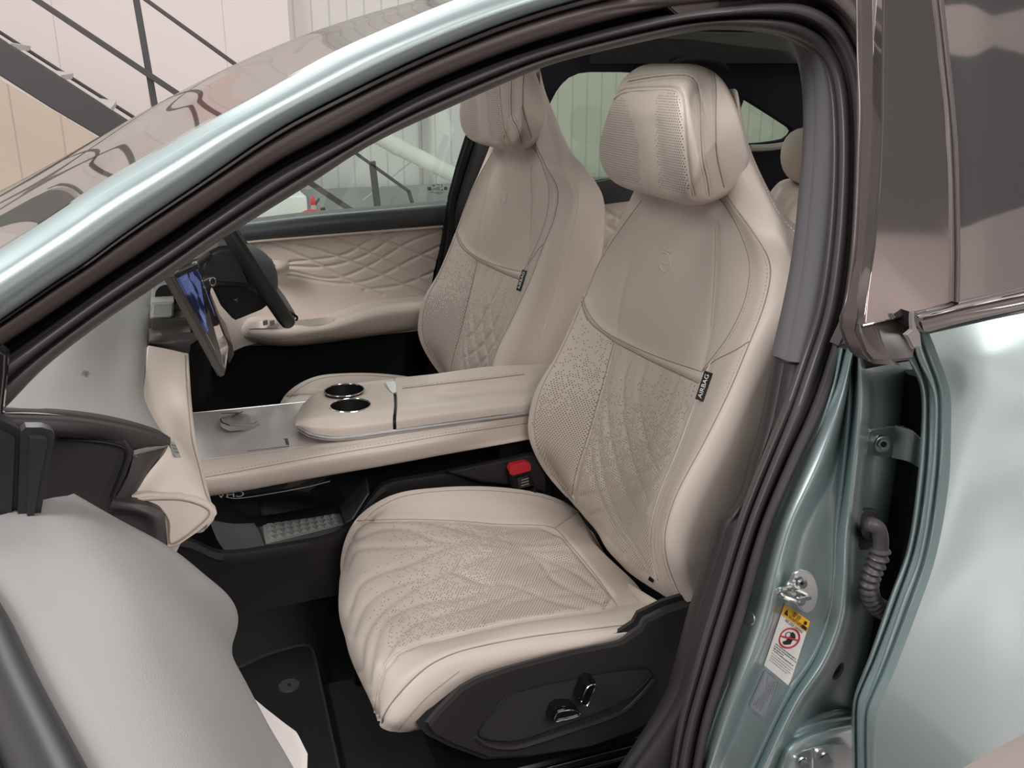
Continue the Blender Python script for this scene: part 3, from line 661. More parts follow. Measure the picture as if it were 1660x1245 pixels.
# warning sticker (white, yellow head)
def on(x, y, lift=.0006):
    h_ = hit(BB, x, y, lift); return h_[0], h_[1]
def decal(name, quad, m, parent, nx=10, ny=14, lift=.0008, rounded=0):
    q4 = [np.array(p, float) for p in quad]; G_ = np.zeros((nx, ny, 3))
    for i in range(nx):
        for j in range(ny):
            u, v = i/(nx-1), j/(ny-1); p = (q4[0]*(1-u)+q4[1]*u)*(1-v)+(q4[3]*(1-u)+q4[2]*u)*v
            G_[i, j] = on(p[0], p[1], lift)[0]
    return sheet(name, G_, m, parent, None)
wl = decal('airbag_warning_sticker', [(1271, 978), (1313, 1007), (1279, 1112), (1238, 1078)], mat('sticker_white', (.72, .70, .68), .4), body)
def stick(u, v, lift=.0012):
    q4 = [np.array(p, float) for p in [(1271, 978), (1313, 1007), (1279, 1112), (1238, 1078)]]
    p = (q4[0]*(1-u)+q4[1]*u)*(1-v)+(q4[3]*(1-u)+q4[2]*u)*v; return p
def sub(u0, v0, u1, v1): return [tuple(stick(u0, v0)), tuple(stick(u1, v0)), tuple(stick(u1, v1)), tuple(stick(u0, v1))]
decal('yellow_header', sub(0, 0, 1, .17), mat('sticker_yellow', (.85, .45, .03), .4), wl, 6, 4, .0011)
ink = mat('sticker_ink', (.02, .02, .02), .5); ink_red = mat('sticker_red', (.50, .02, .03), .5); ink_g = mat('sticker_small_ink', (.16, .16, .16), .5)
def frame_at(u, v, lift=.0026):
    o_ = on(*stick(u, v), lift)[0]; a_ = on(*stick(min(u+.1, 1), v), lift)[0]-on(*stick(max(u-.1, 0), v), lift)[0]; b_ = on(*stick(u, max(v-.05, 0)), lift)[0]-on(*stick(u, min(v+.05, 1)), lift)[0]
    return o_, a_, b_
def stext(body_, u, v, s):
    o_, a_, b_ = frame_at(u, v); return text('lettering', body_, o_, a_, b_, s, ink, wl)
stext('WARNING', .55, .125, (.0062, .0066)); stext('SEE SIDE AIRBAG', .52, .20, (.0046, .0056)); stext('警告', .5, .055, (.008, .008))
stext('▲', .13, .10, (.010, .010)) if False else None
o_, a_, b_ = frame_at(.14, .095); a_ /= np.linalg.norm(a_); b_ /= np.linalg.norm(b_)
mesh_obj('warning_triangle', [o_+a_*-.0045-b_*.004, o_+a_*.0045-b_*.004, o_+b_*.0045], [(0, 1, 2)], ink, wl, smooth=False)
o_, a_, b_ = frame_at(.86, .09); a_ /= np.linalg.norm(a_); b_ /= np.linalg.norm(b_)
mesh_obj('book_symbol', [o_+a_*p+b_*q_ for p, q_ in ((-.004, -.006), (.0045, -.006), (.0045, -.001), (-.004, -.001), (-.002, .001), (.002, .001), (.002, .006), (-.002, .006))], [(0, 1, 2, 3), (4, 5, 6, 7)], ink, wl, smooth=False)
cu, cv, R_ = .5, .40, .0148
o_, a_, b_ = frame_at(cu, cv, .0018); a_ /= np.linalg.norm(a_); b_ -= a_*(a_@b_); b_ /= np.linalg.norm(b_)
V, F = tube_mesh([o_+R_*(a_*math.cos(t)+b_*math.sin(t)) for t in np.linspace(0, 2*math.pi, 48, endpoint=False)], .0013, 6, True); mesh_obj('prohibition_ring', V, F, ink_red, wl)
V, F = tube_mesh([o_+R_*t*(a_*.93+b_*.36) for t in np.linspace(-1, 1, 6)], .0013, 6); mesh_obj('prohibition_bar', V, F, ink_red, wl)
person = [(-.002, .010), (.004, .0095), (.0085, .006), (.0075, .000), (.009, -.006), (.005, -.0095), (.001, -.012), (-.0035, -.010), (.000, -.005), (-.001, -.001), (.002, .003), (-.001, .006)]
mesh_obj('seated_figure', [o_+a_*x+b_*y-a_*.001 for x, y in person], [tuple(range(len(person)))], ink, wl, smooth=False)
lp = [o_-a_*.0045+b_*.003+.0042*(a_*math.cos(t)*.9+b_*math.sin(t)) for t in np.linspace(0, 2*math.pi, 20, endpoint=False)]
V, F = tube_mesh(lp, .0005, 5, True); mesh_obj('airbag_outline', V, F, ink, wl)
V = []; F = []
def glyph_line(v, u0, u1, h, step, seedv):
    """one row of tiny printed characters, too small to read"""
    rnd = random.Random(seedv); u = u0
    while u < u1:
        wd = step*(.55+.35*rnd.random()); pts = [on(*stick(a, b), .0013)[0] for a, b in ((u, v), (u+wd, v), (u+wd, v+h*(.5+.5*rnd.random())), (u, v+h))]
        k = len(V); V.extend(pts); F.append((k, k+1, k+2, k+3)); u += step
for k, (u0, u1) in enumerate(((.14, .95), (.12, .95), (.12, .52), (.12, .92))): glyph_line(.595+.036*k, u0, u1, .020, .058, k)
for k, (u0, u1) in enumerate(((.10, .95), (.12, .88), (.12, .92), (.10, .80))): glyph_line(.755+.036*k, u0, u1, .011, .045, k+9)
mesh_obj('small_print', V, F, ink_g, wl, smooth=False)
LQ = [np.array(p, float) for p in [(1240, 1084), (1264, 1103), (1240, 1167), (1212, 1146)]]
def lq(u, v): return (LQ[0]*(1-u)+LQ[1]*u)*(1-v)+(LQ[3]*(1-u)+LQ[2]*u)*v
ring = []
for cu_, cv_, a0 in ((.82, .10, -90), (.82, .90, 0), (.18, .90, 90), (.18, .10, 180)):
    for t in np.linspace(0, 90, 6): ring.append((cu_+.18*math.cos(math.radians(a0+t)), cv_+.10*math.sin(math.radians(a0+t))))
V = [on(*lq(.5, .5), .0009)[0]]+[on(*lq(u, v), .0009)[0] for u, v in ring]
F = [(0, k+1, (k+1) % len(ring)+1) for k in range(len(ring))]
gl = mesh_obj('tyre_information_label', V, F, mat('label_silver', (.30, .32, .36), .35, metal=.3), body, smooth=False)
V, F = tube_mesh([on(*lq(.5+(u-.5)*.9, .5+(v-.5)*.94), .0012)[0] for u, v in ring], .0004, 4, True); mesh_obj('label_border', V, F, ink_g, gl)
V = []; F = []
for k, (v0, v1) in enumerate(((.50, .86), (.12, .86), (.12, .90), (.10, .80), (.12, .90), (.10, .62), (.08, .40))):
    u = .17+.105*k; v = v0; rnd = random.Random(k)
    while v < v1:
        dv = .030+.02*rnd.random(); pts = [on(*lq(a, b), .0013)[0] for a, b in ((u, v), (u+.05, v), (u+.05, v+dv), (u, v+dv))]; q_ = len(V); V.extend(pts); F.append((q_, q_+1, q_+2, q_+3)); v += dv+.014
mesh_obj('label_print', V, F, ink_g, gl, smooth=False)
# check strap bracket with bolt
ck = slab('check_strap_bracket', [(1403, 742, .985), (1409, 700, .985), (1414, 697, .985), (1440, 692, .985), (1466, 691, .985), (1470, 715, .985), (1466, 735, .985), (1440, 742, .985), (1412, 738, .985)], W(0, .004, 0), steel, body, .001)
g = grid([[(1452, 690, .985), (1478, 698, .965), (1494, 712, .96), (1512, 716, .975), (1530, 712, .985)], [(1446, 742, .985), (1472, 748, .965), (1490, 758, .96), (1506, 762, .975), (1530, 765, .985)]], 24, 6)
sheet('check_strap_arm', g, steel, ck, W(.002, .004, 0))
disc('bolt_washer', P(1431, 720, .982), W(-.2, -1, 0), .012, .002, steel, ck); disc('hex_bolt', P(1431, 720, .979), W(-.2, -1, 0), .0075, .007, steel, ck, seg=6); disc('bolt_end', P(1432, 720, .971), W(-.2, -1, 0), .0042, .002, trimblack, ck)
# lower hinge with two bolts
lh = slab('lower_hinge', [(1284, 1232, .935), (1284, 1222, .935), (1320, 1212, .935), (1352, 1206, .935), (1372, 1206, .935), (1386, 1216, .935), (1394, 1232, .935), (1392, 1275, .935), (1288, 1275, .935)], W(0, .008, 0), steel, body, .0015)
for x, y in ((1301, 1236), (1337, 1228)):
    b_ = disc('hinge_bolt', P(x, y, .930), W(-.2, -1, .1), .009, .004, chrome, lh); disc('hex_bolt', P(x+2, y+1, .925), W(-.2, -1, .1), .0062, .008, steel, lh, seg=6)
V, F = tube_mesh([P(1318, 1214, .929), P(1318, 1262, .929)], .002, 6); mesh_obj('hinge_rib', V, F, steel, lh)
# wiring grommet and corrugated boot
gm = plate3('wiring_grommet', [(1388, 888), (1391, 840), (1400, 828), (1416, 826), (1427, 832), (1430, 850), (1426, 885), (1414, 892), (1396, 893)], .985, rubber, body, .010, .004, sm=60)
path = cr([P(1412, 868, .985), P(1408, 858, .958), P(1412, 850, .945), P(1424, 858, .940), P(1428, 880, .94), P(1424, 905, .94), P(1415, 925, .942), P(1408, 950, .945), P(1412, 972, .95), P(1424, 984, .955), P(1442, 992, .965), P(1470, 990, .985)], 200)
rr = [.0105 if k < 70 else .0125+.0022*math.sin((k-70)*2*math.pi/6.2) for k in range(200)]
V, F = tube_mesh(path, rr, 16); mesh_obj('corrugated_boot', V, F, rubber, gm)
# gasket under the rear door cap
slab('pillar_gasket', [(1364, 562, .97), (1384, 520, .97), (1400, 505, .97), (1420, 560, .97), (1480, 560, .97), (1490, 586, .97), (1450, 592, .97), (1410, 600, .97), (1392, 588, .97), (1380, 572, .97)], W(0, .03, 0), rubber, body, .006)

rg = mat('roof_glass', (.05, .055, .05), .05, coat=1, alpha=1)
N_, L_, b_ = nt(rg); tr = N_.new('ShaderNodeBsdfTransparent'); tr.inputs[0].default_value = (.20, .215, .19, 1); mx = N_.new('ShaderNodeMixShader'); mx.inputs[0].default_value = .12
L_.new(tr.outputs[0], mx.inputs[1]); L_.new(b_.outputs[0], mx.inputs[2]); L_.new(mx.outputs[0], N_['Material Output'].inputs[0])
# windscreen and roof glass
wsm = mat('windscreen_glass', (1, 1, 1), .03)
def tint(m, col, gl=.06, gcol=(1, 1, 1)):
    N, L, b = nt(m); tr = N.new('ShaderNodeBsdfTransparent'); tr.inputs[0].default_value = (*col, 1); gs_ = N.new('ShaderNodeBsdfGlossy'); gs_.inputs['Roughness'].default_value = .02; gs_.inputs[0].default_value = (*gcol, 1)
    mx = N.new('ShaderNodeMixShader'); mx.inputs[0].default_value = gl; L.new(tr.outputs[0], mx.inputs[1]); L.new(gs_.outputs[0], mx.inputs[2]); L.new(mx.outputs[0], N['Material Output'].inputs[0])
tint(wsm, (.70, .72, .70), .74, (.76, .755, .73))
def pfit(A, deg):
    A = np.array(A); t = np.linspace(0, 1, len(A)); return np.stack([np.polyval(np.polyfit(t, A[:, k], deg), t) for k in range(3)], -1)
near = list(pfit([P(x, y, ax(x)+.02) for x, y in sample(T)], 4))
silp = [(-120, 370, 1.25), (0, 313, 1.33), (60, 284, 1.38), (125, 241, 1.44), (165, 216, 1.5), (210, 190, 1.55), (280, 158, 1.62), (370, 114, 1.70), (450, 70, 1.76), (500, 53, 1.8), (560, 34, 1.85), (620, 16, 1.88), (690, -2, 1.9), (790, -26, 1.95)]
sil = pfit(cr([P(*p) for p in silp], 24), 5)
mid = [near[i]*.5+sil[i]*.5+W(0, 0, .0) for i in range(24)]
far = [sil[i]+W(0, .25, -.02) for i in range(24)]; far2 = [sil[i]+W(0, .75, -.13) for i in range(24)]
g = grid([near, mid, list(sil), far, far2], 90, 60)
sheet('windscreen', g, wsm, body)
box('roof_side_glass', P(1180, 60, 2.48), W(.42, 0, 0), W(0, .003, 0), W(0, 0, .07), rg, body, 0)
box('roof_glass', W(1.15, 1.78, 1.375), W(.55, 0, 0), W(0, .50, 0), W(0, 0, .003), rg, body, 0)

# far side of the shell, cloth-lined, with rear window and quarter-light openings
from mathutils.geometry import tessellate_polygon
def plate_holes(name, outline, holes, Y, thick, m, parent):
    loops = [outline]+holes; P2 = [[P(x, y, Y) for x, y in l] for l in loops]
    tri = tessellate_polygon([[Vector((p[0], p[2], 0)) for p in l] for l in P2]); flat_ = [p for l in P2 for p in l]; n = len(flat_); V = flat_+[p+W(0, thick, 0) for p in flat_]
    F = [tuple(t) for t in tri]+[tuple(i+n for i in t)[::-1] for t in tri]; k = 0
    for l in P2:
        m_ = len(l)
        for i in range(m_): F.append((k+i, k+(i+1) % m_, k+(i+1) % m_+n, k+i+n))
        k += m_
    return mesh_obj(name, V, F, m, parent, ang=30)
rearwin = [(905, 310), (884, 250), (882, 200), (887, 179), (894, 163), (902, 148), (911, 136), (922, 126), (938, 119), (956, 117), (1010, 117), (1080, 121), (1140, 132), (1175, 160), (1185, 200), (1180, 262), (1060, 285), (983, 292), (949, 299)]
quarter = [(1207, 158), (1228, 171), (1258, 190), (1284, 207), (1288, 213), (1284, 220), (1276, 226), (1262, 229), (1240, 232), (1215, 234), (1203, 215), (1199, 196), (1202, 173)]
outl = [(759, 222), (800, 140), (830, 90), (860, 72), (1036, 63), (1116, 63), (1200, 74), (1300, 86), (1350, 90), (1380, 200), (1380, 420), (1100, 420), (960, 420), (960, 640), (692, 640), (703, 500), (724, 380), (731, 320), (744, 270)]
plate_holes('far_side_lining', outl, [rearwin, quarter], 2.56, .03, clothblack, body)
tube('roof_lining_edge', [(1030, 64, 2.55), (1116, 66, 2.55), (1200, 77, 2.55), (1310, 92, 2.55)], .003, trimdark, body, n=20)
V, F = tube_mesh(cr([P(1085, 108, 2.5), P(1100, 99, 2.46), P(1135, 96, 2.45), P(1165, 102, 2.46), P(1178, 112, 2.5)], 30), .008, 8); mesh_obj('grab_handle', V, F, clothblack, body)
slab('far_door_aperture', [P(x, y, 2.625) for x, y in [(729, 332), (762, 332), (760, 640), (676, 640), (688, 520), (706, 400)]], W(0, .02, 0), trimblack, body, .001)
tube('far_pillar_edge', [(762, 228, 2.52), (744, 285, 2.52), (733, 330, 2.52), (731, 370, 2.52), (712, 500, 2.52), (700, 590, 2.52)], .010, trimblack, body, n=40)
g = grid([[(775, 228, 2.54), (757, 285, 2.54), (744, 330, 2.54), (738, 372, 2.54)], [(790, 232, 2.50), (775, 285, 2.50), (765, 330, 2.50), (758, 372, 2.50)], [(860, 232, 2.50), (860, 285, 2.50), (850, 330, 2.50), (850, 372, 2.50)]], 20, 16)
sheet('far_pillar_trim', g, trimdark, body, W(0, .02, 0))
tube('quarter_trim', [(1216, 240, 2.5), (1245, 239, 2.5), (1272, 235, 2.5), (1290, 228, 2.5), (1300, 216, 2.5)], .010, bump_noise(mat('grey_rear_trim', (.16, .16, .14), .8), 900, .2, .0004), body, n=24)
box('package_shelf', W(2.05, 1.8, .86), W(.25, 0, 0), W(0, .6, 0), W(0, 0, .02), clothblack, body, .004)
# floor pan and sill, dark
box('floor_pan', W(.25, 1.80, .085), W(.72, 0, 0), W(0, .83, 0), W(0, 0, .012), trimblack, body, .002)
box('sill', W(.10, 1.00, .16), W(.62, 0, 0), W(0, .06, 0), W(0, 0, .08), trimblack, body, .01)
box('bulkhead', W(-.42, 1.8, .45), W(.02, 0, 0), W(0, .80, 0), W(0, 0, .36), trimblack, body, .002)
box('far_lower_side', W(.35, 2.66, .33), W(1.0, 0, 0), W(0, .012, 0), W(0, 0, .26), trimblack, body, .002)
def door_part(label, loc):
    o = bpy.data.objects.new('door', None); C.objects.link(o); L_ = Vector([float(v) for v in loc]); o.location = L_; ROOT[o.name] = L_
    o.parent = body; o.matrix_parent_inverse = Matrix.Translation(-ROOT['car']); o['label'] = label; return o
DOORS = []
# ================================================================ REAR LEFT DOOR
def dY(y): return float(np.interp(y, [-20, 220, 500, 1300], [1.06, .985, .885, .865]))
rd = door_part('rear door beside the central pillar, pale green panel under dark glass, slightly open', W(.95, .9, .2))
def dr(pts, d=0.0): return [P(x, y, dY(y)+d) for x, y in pts]
inner = [(1480, 560), (1486, 580), (1509, 634), (1512, 684), (1505, 783), (1487, 900), (1459, 978), (1425, 1075), (1402, 1135), (1396, 1170), (1396, 1262), (1396, 1330)]
midr = [(1492, 548), (1500, 572), (1521, 634), (1523, 690), (1517, 785), (1499, 898), (1470, 984), (1434, 1080), (1408, 1143), (1404, 1172), (1404, 1262), (1404, 1330)]
edge = [(1500, 542), (1512, 572), (1533, 634), (1535, 688), (1531, 787), (1510, 905), (1481, 990), (1443, 1090), (1417, 1150), (1413, 1175), (1413, 1262), (1412, 1330)]
g = grid([dr(inner, .030), dr([(x+3, y) for x, y in inner], .008), dr([(x-4, y) for x, y in midr], .004), dr(midr, .010), dr([(x+4, y) for x, y in midr], .004), dr([(x-3, y) for x, y in edge], .0), dr(edge, -.004)], 160, 40)
sheet('door_edge', g, paint, rd, W(.0, .02, 0))
e0 = dr([(x-.5, y) for x, y in edge], -.0036)
e1 = dr([(x+7, y-1) for x, y in edge], -.010)
def vcol(x, y0, y1, ys, off):
    return [P(x, y, dY(y)+off(y)) for y in np.linspace(y0, y1, ys)]
sh = lambda k: (lambda y: -.012*math.exp(-((y-600)/55)**2)-.012+k+.02*math.exp(-((y-880)/120)**2))
g = grid([e0, e1, vcol(1600, 520, 1222, 12, sh(.0)), vcol(1700, 499, 1168, 12, sh(.012)), vcol(1830, 470, 1095, 12, sh(.03)), vcol(1990, 440, 1020, 12, sh(.05))], 120, 90)
sheet('outer_panel', g, paint, rd, W(.0, .03, 0))
# lower closing of the panel
# belt trim
b_top = [(1486, 509), (1560, 491), (1660, 467), (1800, 432), (1990, 385)]; b_chr = [(1491, 517), (1560, 500), (1660, 478), (1800, 444), (1990, 398)]
b_mid = [(1494, 524), (1560, 508), (1660, 486), (1800, 453), (1990, 408)]; b_low = [(1499, 542), (1560, 526), (1660, 503), (1800, 472), (1990, 430)]
g = grid([dr(b_top, .012), dr(b_top, -.012), dr(between(b_top, b_chr, .6, 5), -.020), dr(b_chr, -.018)], 60, 20)
sheet('chrome_belt_trim', g, mat('smoked_chrome', (.45, .42, .42), .12, metal=1), rd, W(0, .01, 0))
g = grid([dr(b_chr, -.014), dr(b_mid, -.020), dr(between(b_mid, b_low, .7, 5), -.018), dr(b_low, -.006)], 60, 20)
sheet('brown_belt_trim', g, mat('brown_gloss_trim', (.10, .078, .074), .18, coat=.5), rd, W(0, .01, 0))
slab('trim_end_cap', [P(a, b, dY(b)-.018) for a, b in [(1477, 506), (1487, 508), (1497, 515), (1501, 522), (1499, 541), (1490, 536), (1480, 528)]], W(0, .03, 0), gloss_black, rd, .002)
slab('rubber_clip', [P(a, b, .862) for a, b in [(1478, 505), (1484, 504), (1484, 520), (1488, 533), (1493, 540), (1496, 563), (1480, 566), (1472, 550), (1467, 543), (1478, 534), (1477, 520)]], W(0, .006, 0), mat('grey_rubber', (.20, .185, .18), .45), rd, .002)
# upper frame, quarter applique and glass
def dslab(name, pts, d, th, m, bev=.002, ins=None): return slab(name, [P(x, y, dY(y)+d) for x, y in pts], W(0, th, 0), m, rd, bev)
def dsheet(name, colL, colR, d, th, m, nn=40):
    return sheet(name, grid([dr(colL, d+.006), dr([(x+2, y) for x, y in colL], d), dr(between(colL, colR, .5, len(colL)), d-.003), dr([(x-2, y) for x, y in colR], d), dr(colR, d+.006)], nn, 24), m, rd, W(0, th, 0))
dsheet('door_frame', [(1412, -40), (1414, 100), (1415, 217), (1408, 400), (1396, 500), (1386, 530), (1400, 575), (1416, 590)], [(1434, -40), (1434, 100), (1432, 217), (1428, 400), (1425, 500), (1430, 540), (1450, 585), (1460, 592)], .010, .03, frame_br)
dslab('door_frame_cap', [(1425, 395), (1488, 395), (1488, 560), (1482, 584), (1450, 588), (1414, 588), (1402, 574), (1388, 538), (1392, 515), (1408, 440)], .006, .03, frame_br, .004)
appl = mat('dark_applique_gloss', (.40, .36, .35), .06, metal=.92)
dslab('pillar_applique', [(1432, -40), (1518, -40), (1533, 100), (1545, 230), (1551, 400), (1550, 489), (1520, 498), (1490, 507), (1450, 518), (1401, 529), (1409, 470), (1417, 400), (1426, 300), (1430, 200)], -.004, .02, appl, .002)
g = grid([dr([(1524, -40), (1540, 100), (1551, 230), (1556, 400), (1555, 490)], -.004), dr([(1600, -40), (1605, 100), (1610, 230), (1610, 350), (1610, 476)], -.006), dr([(1800, -40), (1800, 100), (1800, 230), (1800, 330), (1800, 432)], -.004), dr([(1990, -40), (1990, 100), (1990, 230), (1990, 300), (1990, 388)], .01)], 40, 40)
rear_glass = mat('privacy_glass', (.36, .35, .345), .03, metal=.92)
sheet('door_glass', g, rear_glass, rd, W(0, .005, 0))
g = grid([dr([(1516, -40), (1532, 100), (1544, 230), (1549, 400), (1548, 490)], -.006), dr([(1520, -40), (1536, 100), (1548, 230), (1553, 400), (1552, 490)], -.012), dr([(1526, -40), (1541, 100), (1553, 230), (1557, 400), (1556, 490)], -.004)], 40, 10)
sheet('glass_run_strip', g, frame_br, rd, W(0, .006, 0))

# ================================================================ OPEN FRONT DOOR (lower left, seen from above)
fd = door_part('open front door at lower left, grey upper trim seen from above, white armrest below', W(-.05, .65, .3))
q0 = [PZ(x, y, .957) for x, y in [(-110, 850), (-40, 945), (0, 1005), (49, 1108), (121, 1245), (165, 1330)]]
q1 = [PZ(x, y, .955) for x, y in [(0, 835), (70, 930), (120, 1010), (180, 1110), (255, 1245), (290, 1330)]]
q2 = [PZ(x, y, z) for x, y, z in [(60, 813, .952), (140, 870, .948), (210, 950, .945), (270, 1070, .94), (370, 1245, .935), (400, 1330, .93)]]
q25 = [PZ(x, y, z) for x, y, z in [(107, 804, .945), (190, 856, .930), (275, 910, .915), (340, 1010, .905), (425, 1200, .895), (480, 1330, .89)]]
q3 = [PZ(x, y, z) for x, y, z in [(121, 808, .935), (194, 849, .915), (272, 890, .90), (335, 939, .885), (374, 972, .875), (386, 998, .86), (377, 1043, .855), (380, 1090, .855), (403, 1131, .855), (437, 1189, .86), (472, 1245, .865), (520, 1330, .87)]]
q4 = [p+W(-.025, .0, -.05) for p in q3]; q5 = [p+W(-.05, .0, -.25) for p in q3]
g = grid([[p+W(-.004, 0, -.03) for p in q0], q0, q1, q2, q25, q3, q4, q5], 130, 110)
sheet('upper_trim', g, doorgrey, fd, W(-.02, 0, -.02))
tube('window_seal', [p+W(-.010, -.010, .004) for p in q0], .017, MATS['mirror_black'] if 'mirror_black' in MATS else mat('seal_black', (.016, .015, .016), .4), fd, n=60, seg=12)
tube('outer_belt_trim', [p+W(-.048, -.030, .000) for p in q0], .009, mat('pinkish_chrome', (.60, .55, .54), .2, metal=1), fd, n=60, seg=10)
tube('glass_slot', [p+W(-.028, -.022, -.004) for p in q0], .012, trimblack, fd, n=60, seg=8)
arm = [PZ(x, y, z) for x, y, z in [(372, 1075, .80), (392, 1108, .80), (430, 1140, .80), (462, 1165, .80), (480, 1178, .80), (484, 1184, .80), (499, 1214, .80), (498, 1250, .80), (520, 1330, .80), (420, 1330, .80), (380, 1200, .80)]]
slab('armrest', arm, W(-.01, 0, -.10), bump_noise(mat('white_leather', (.72, .67, .65), .45), 900, .1, .0005), fd, .005, seg=4)
sp = slab('mirror_sail_post', [P(x, y, .80) for x, y in [(-90, 650), (-20, 664), (4, 686), (29, 697), (36, 703), (38, 712), (34, 800), (28, 917), (0, 930), (-90, 955)]], W(-.01, .03, .004), mat('mirror_post_black', (.014, .013, .0135), .4), fd, .006, seg=4)
slab('mirror_post_fin', [P(x, y, .79) for x, y in [(36, 706), (44, 699), (70, 699), (86, 704), (91, 712), (90, 722), (80, 770), (68, 840), (55, 900), (28, 918), (32, 800)]], W(-.004, .02, .004), mat('mirror_fin_black', (.014, .013, .0135), .35), sp, .006, seg=4)
slab('pillar_foot', [P(x, y, .93) for x, y in [(-60, 560), (0, 566), (12, 575), (10, 610), (4, 664), (4, 690), (-60, 700)]], W(0, .02, 0), gloss_black, body, .003)

# ================================================================ FAR FRONT DOOR
od = door_part('far front door beyond the steering wheel, cream quilted lining and dark belt line', W(.5, 2.66, .3))
Yd_ = 2.60
g = grid([[P(*t, Yd_+.05) for t in [(250, 371), (380, 359), (500, 345), (600, 337), (724, 326)]],
          [P(*t, Yd_-.005) for t in [(250, 378), (380, 364), (500, 350), (600, 341), (724, 330)]],
          [P(*t, Yd_-.020) for t in [(250, 392), (380, 376), (500, 362), (600, 353), (722, 342)]],
          [P(*t, Yd_-.022) for t in [(250, 405), (380, 388), (500, 377), (600, 369), (719, 359)]],
          [P(*t, Yd_-.010) for t in [(250, 415), (380, 394), (500, 383), (600, 375), (719, 366)]]], 60, 30)
sheet('belt_panel', g, mat('blue_black_belt_skin', (.034, .036, .041), .38), od, W(0, .02, 0))
tube('belt_piping', [(250, 418, Yd_-.012), (380, 395, Yd_-.012), (500, 384, Yd_-.012), (600, 376, Yd_-.012), (719, 367, Yd_-.012)], .0035, leather, od, n=50)
cp = [[P(*t, Yd_) for t in [(250, 420), (380, 396), (500, 385), (600, 377), (719, 368)]],
      [P(*t, Yd_+.010) for t in [(250, 470), (380, 430), (500, 420), (600, 412), (712, 405)]],
      [P(*t, Yd_+.012) for t in [(260, 540), (385, 480), (500, 465), (600, 455), (702, 448)]],
      [P(*t, Yd_+.0) for t in [(270, 600), (385, 545), (500, 530), (600, 515), (695, 500)]],
      [P(*t, Yd_+.0) for t in [(280, 640), (395, 562), (500, 558), (600, 545), (692, 535)]]]
g = grid(cp, 260, 150)
dq = [[(480, 395), (560, 420), (640, 455), (700, 480)], [(540, 385), (600, 410), (660, 440), (705, 465)], [(600, 380), (660, 405), (712, 425)], [(718, 372), (660, 395), (600, 430), (540, 452), (470, 440)],
      [(690, 368), (640, 385), (590, 415), (530, 432), (468, 432)], [(640, 372), (600, 390), (560, 412), (520, 420), (470, 425)], [(712, 400), (660, 425), (610, 450), (560, 460), (468, 447)], [(706, 440), (650, 462), (590, 470)], [(430, 392), (500, 420), (560, 452), (620, 478)]]
g = carve(g, [(l, 2.6, .0042) for l in dq])
cpan = sheet('quilted_panel', g, leather, od, W(0, .02, 0)); BD = bvh(cpan)
# armrest
ar = [[P(*t, Y) for t, Y in z_] for z_ in (
    [((392, 528), Yd_+.02), ((408, 517), Yd_), ((470, 513), Yd_), ((525, 513), Yd_), ((560, 503), Yd_), ((600, 489), Yd_), ((650, 484), Yd_), ((700, 481), Yd_)],
    [((392, 532), Yd_-.01), ((408, 523), Yd_-.05), ((470, 524), Yd_-.09), ((525, 521), Yd_-.09), ((560, 512), Yd_-.09), ((600, 500), Yd_-.09), ((650, 492), Yd_-.09), ((700, 488), Yd_-.09)],
    [((393, 540), Yd_-.02), ((410, 540), Yd_-.07), ((470, 541), Yd_-.11), ((525, 535), Yd_-.11), ((560, 527), Yd_-.11), ((600, 516), Yd_-.11), ((650, 508), Yd_-.11), ((700, 504), Yd_-.11)],
    [((395, 545), Yd_-.02), ((415, 552), Yd_-.05), ((470, 557), Yd_-.08), ((525, 550), Yd_-.08), ((560, 546), Yd_-.08), ((600, 540), Yd_-.08), ((650, 533), Yd_-.08), ((700, 527), Yd_-.08)],
    [((397, 548), Yd_), ((420, 557), Yd_), ((470, 561), Yd_), ((525, 556), Yd_), ((560, 551), Yd_), ((600, 545), Yd_), ((650, 538), Yd_), ((700, 531), Yd_)])]
arm_o = sheet('armrest', grid(ar, 90, 40), leather, od, W(0, .03, 0)); BA = bvh(arm_o)
swp = grid([[P(x, y, Y) for x, y, Y in c] for c in ([(402, 524, Yd_-.052), (430, 519, Yd_-.075), (480, 519, Yd_-.092), (540, 514, Yd_-.095)], [(402, 533, Yd_-.062), (430, 532, Yd_-.09), (480, 532, Yd_-.105), (540, 524, Yd_-.102)])], 24, 8)
swo = sheet('switch_plate', swp, mat('switch_plate_taupe', (.42, .38, .34), .3, metal=.3), od, W(0, .004, 0))
for x in (430, 441): box('window_switch', P(x, 523, Yd_-.10), W(.006, 0, .001), W(0, .004, 0), W(0, 0, .006), mat('switch_violet_grey', (.16, .15, .17), .4) if x == 430 else MATS['switch_violet_grey'], swo, .001)
seam('armrest_stitching', BA, [(402, 545), (440, 553), (525, 546), (600, 535), (695, 523)], .0012, thread_d, arm_o, dash=.01)
# door pull: shallow oval shell
cyo = P(437, 436, Yd_-.02); V = []; F = []
gpo = []
for i in range(9):
    r = i/8; gpo.append([cyo+W(.052*r*math.cos(t), -.028*math.cos(r*math.pi/2)**.8, .022*r*math.sin(t)+.002) for t in np.linspace(0, 2*math.pi, 33)])
sheet('door_pull', np.array(gpo), bump_noise(mat('pull_cream', (.52, .47, .42), .4), 900, .1, .0004), od)
slab('lower_liner', [P(x, y, Yd_+.02) for x, y in [(240, 660), (280, 636), (395, 560), (470, 560), (560, 550), (694, 532), (694, 660), (560, 700), (300, 760)]], W(0, .01, 0), trimblack, od, .002)
tube('trim_end', [(728, 328, Yd_-.02), (722, 370, Yd_-.02), (705, 480, Yd_-.02), (697, 560, Yd_-.02)], .007, trimblack, od, n=30)
glassm = mat('door_window_glass', (1, 1, 1), .02)
tint(glassm, (.86, .93, .90))
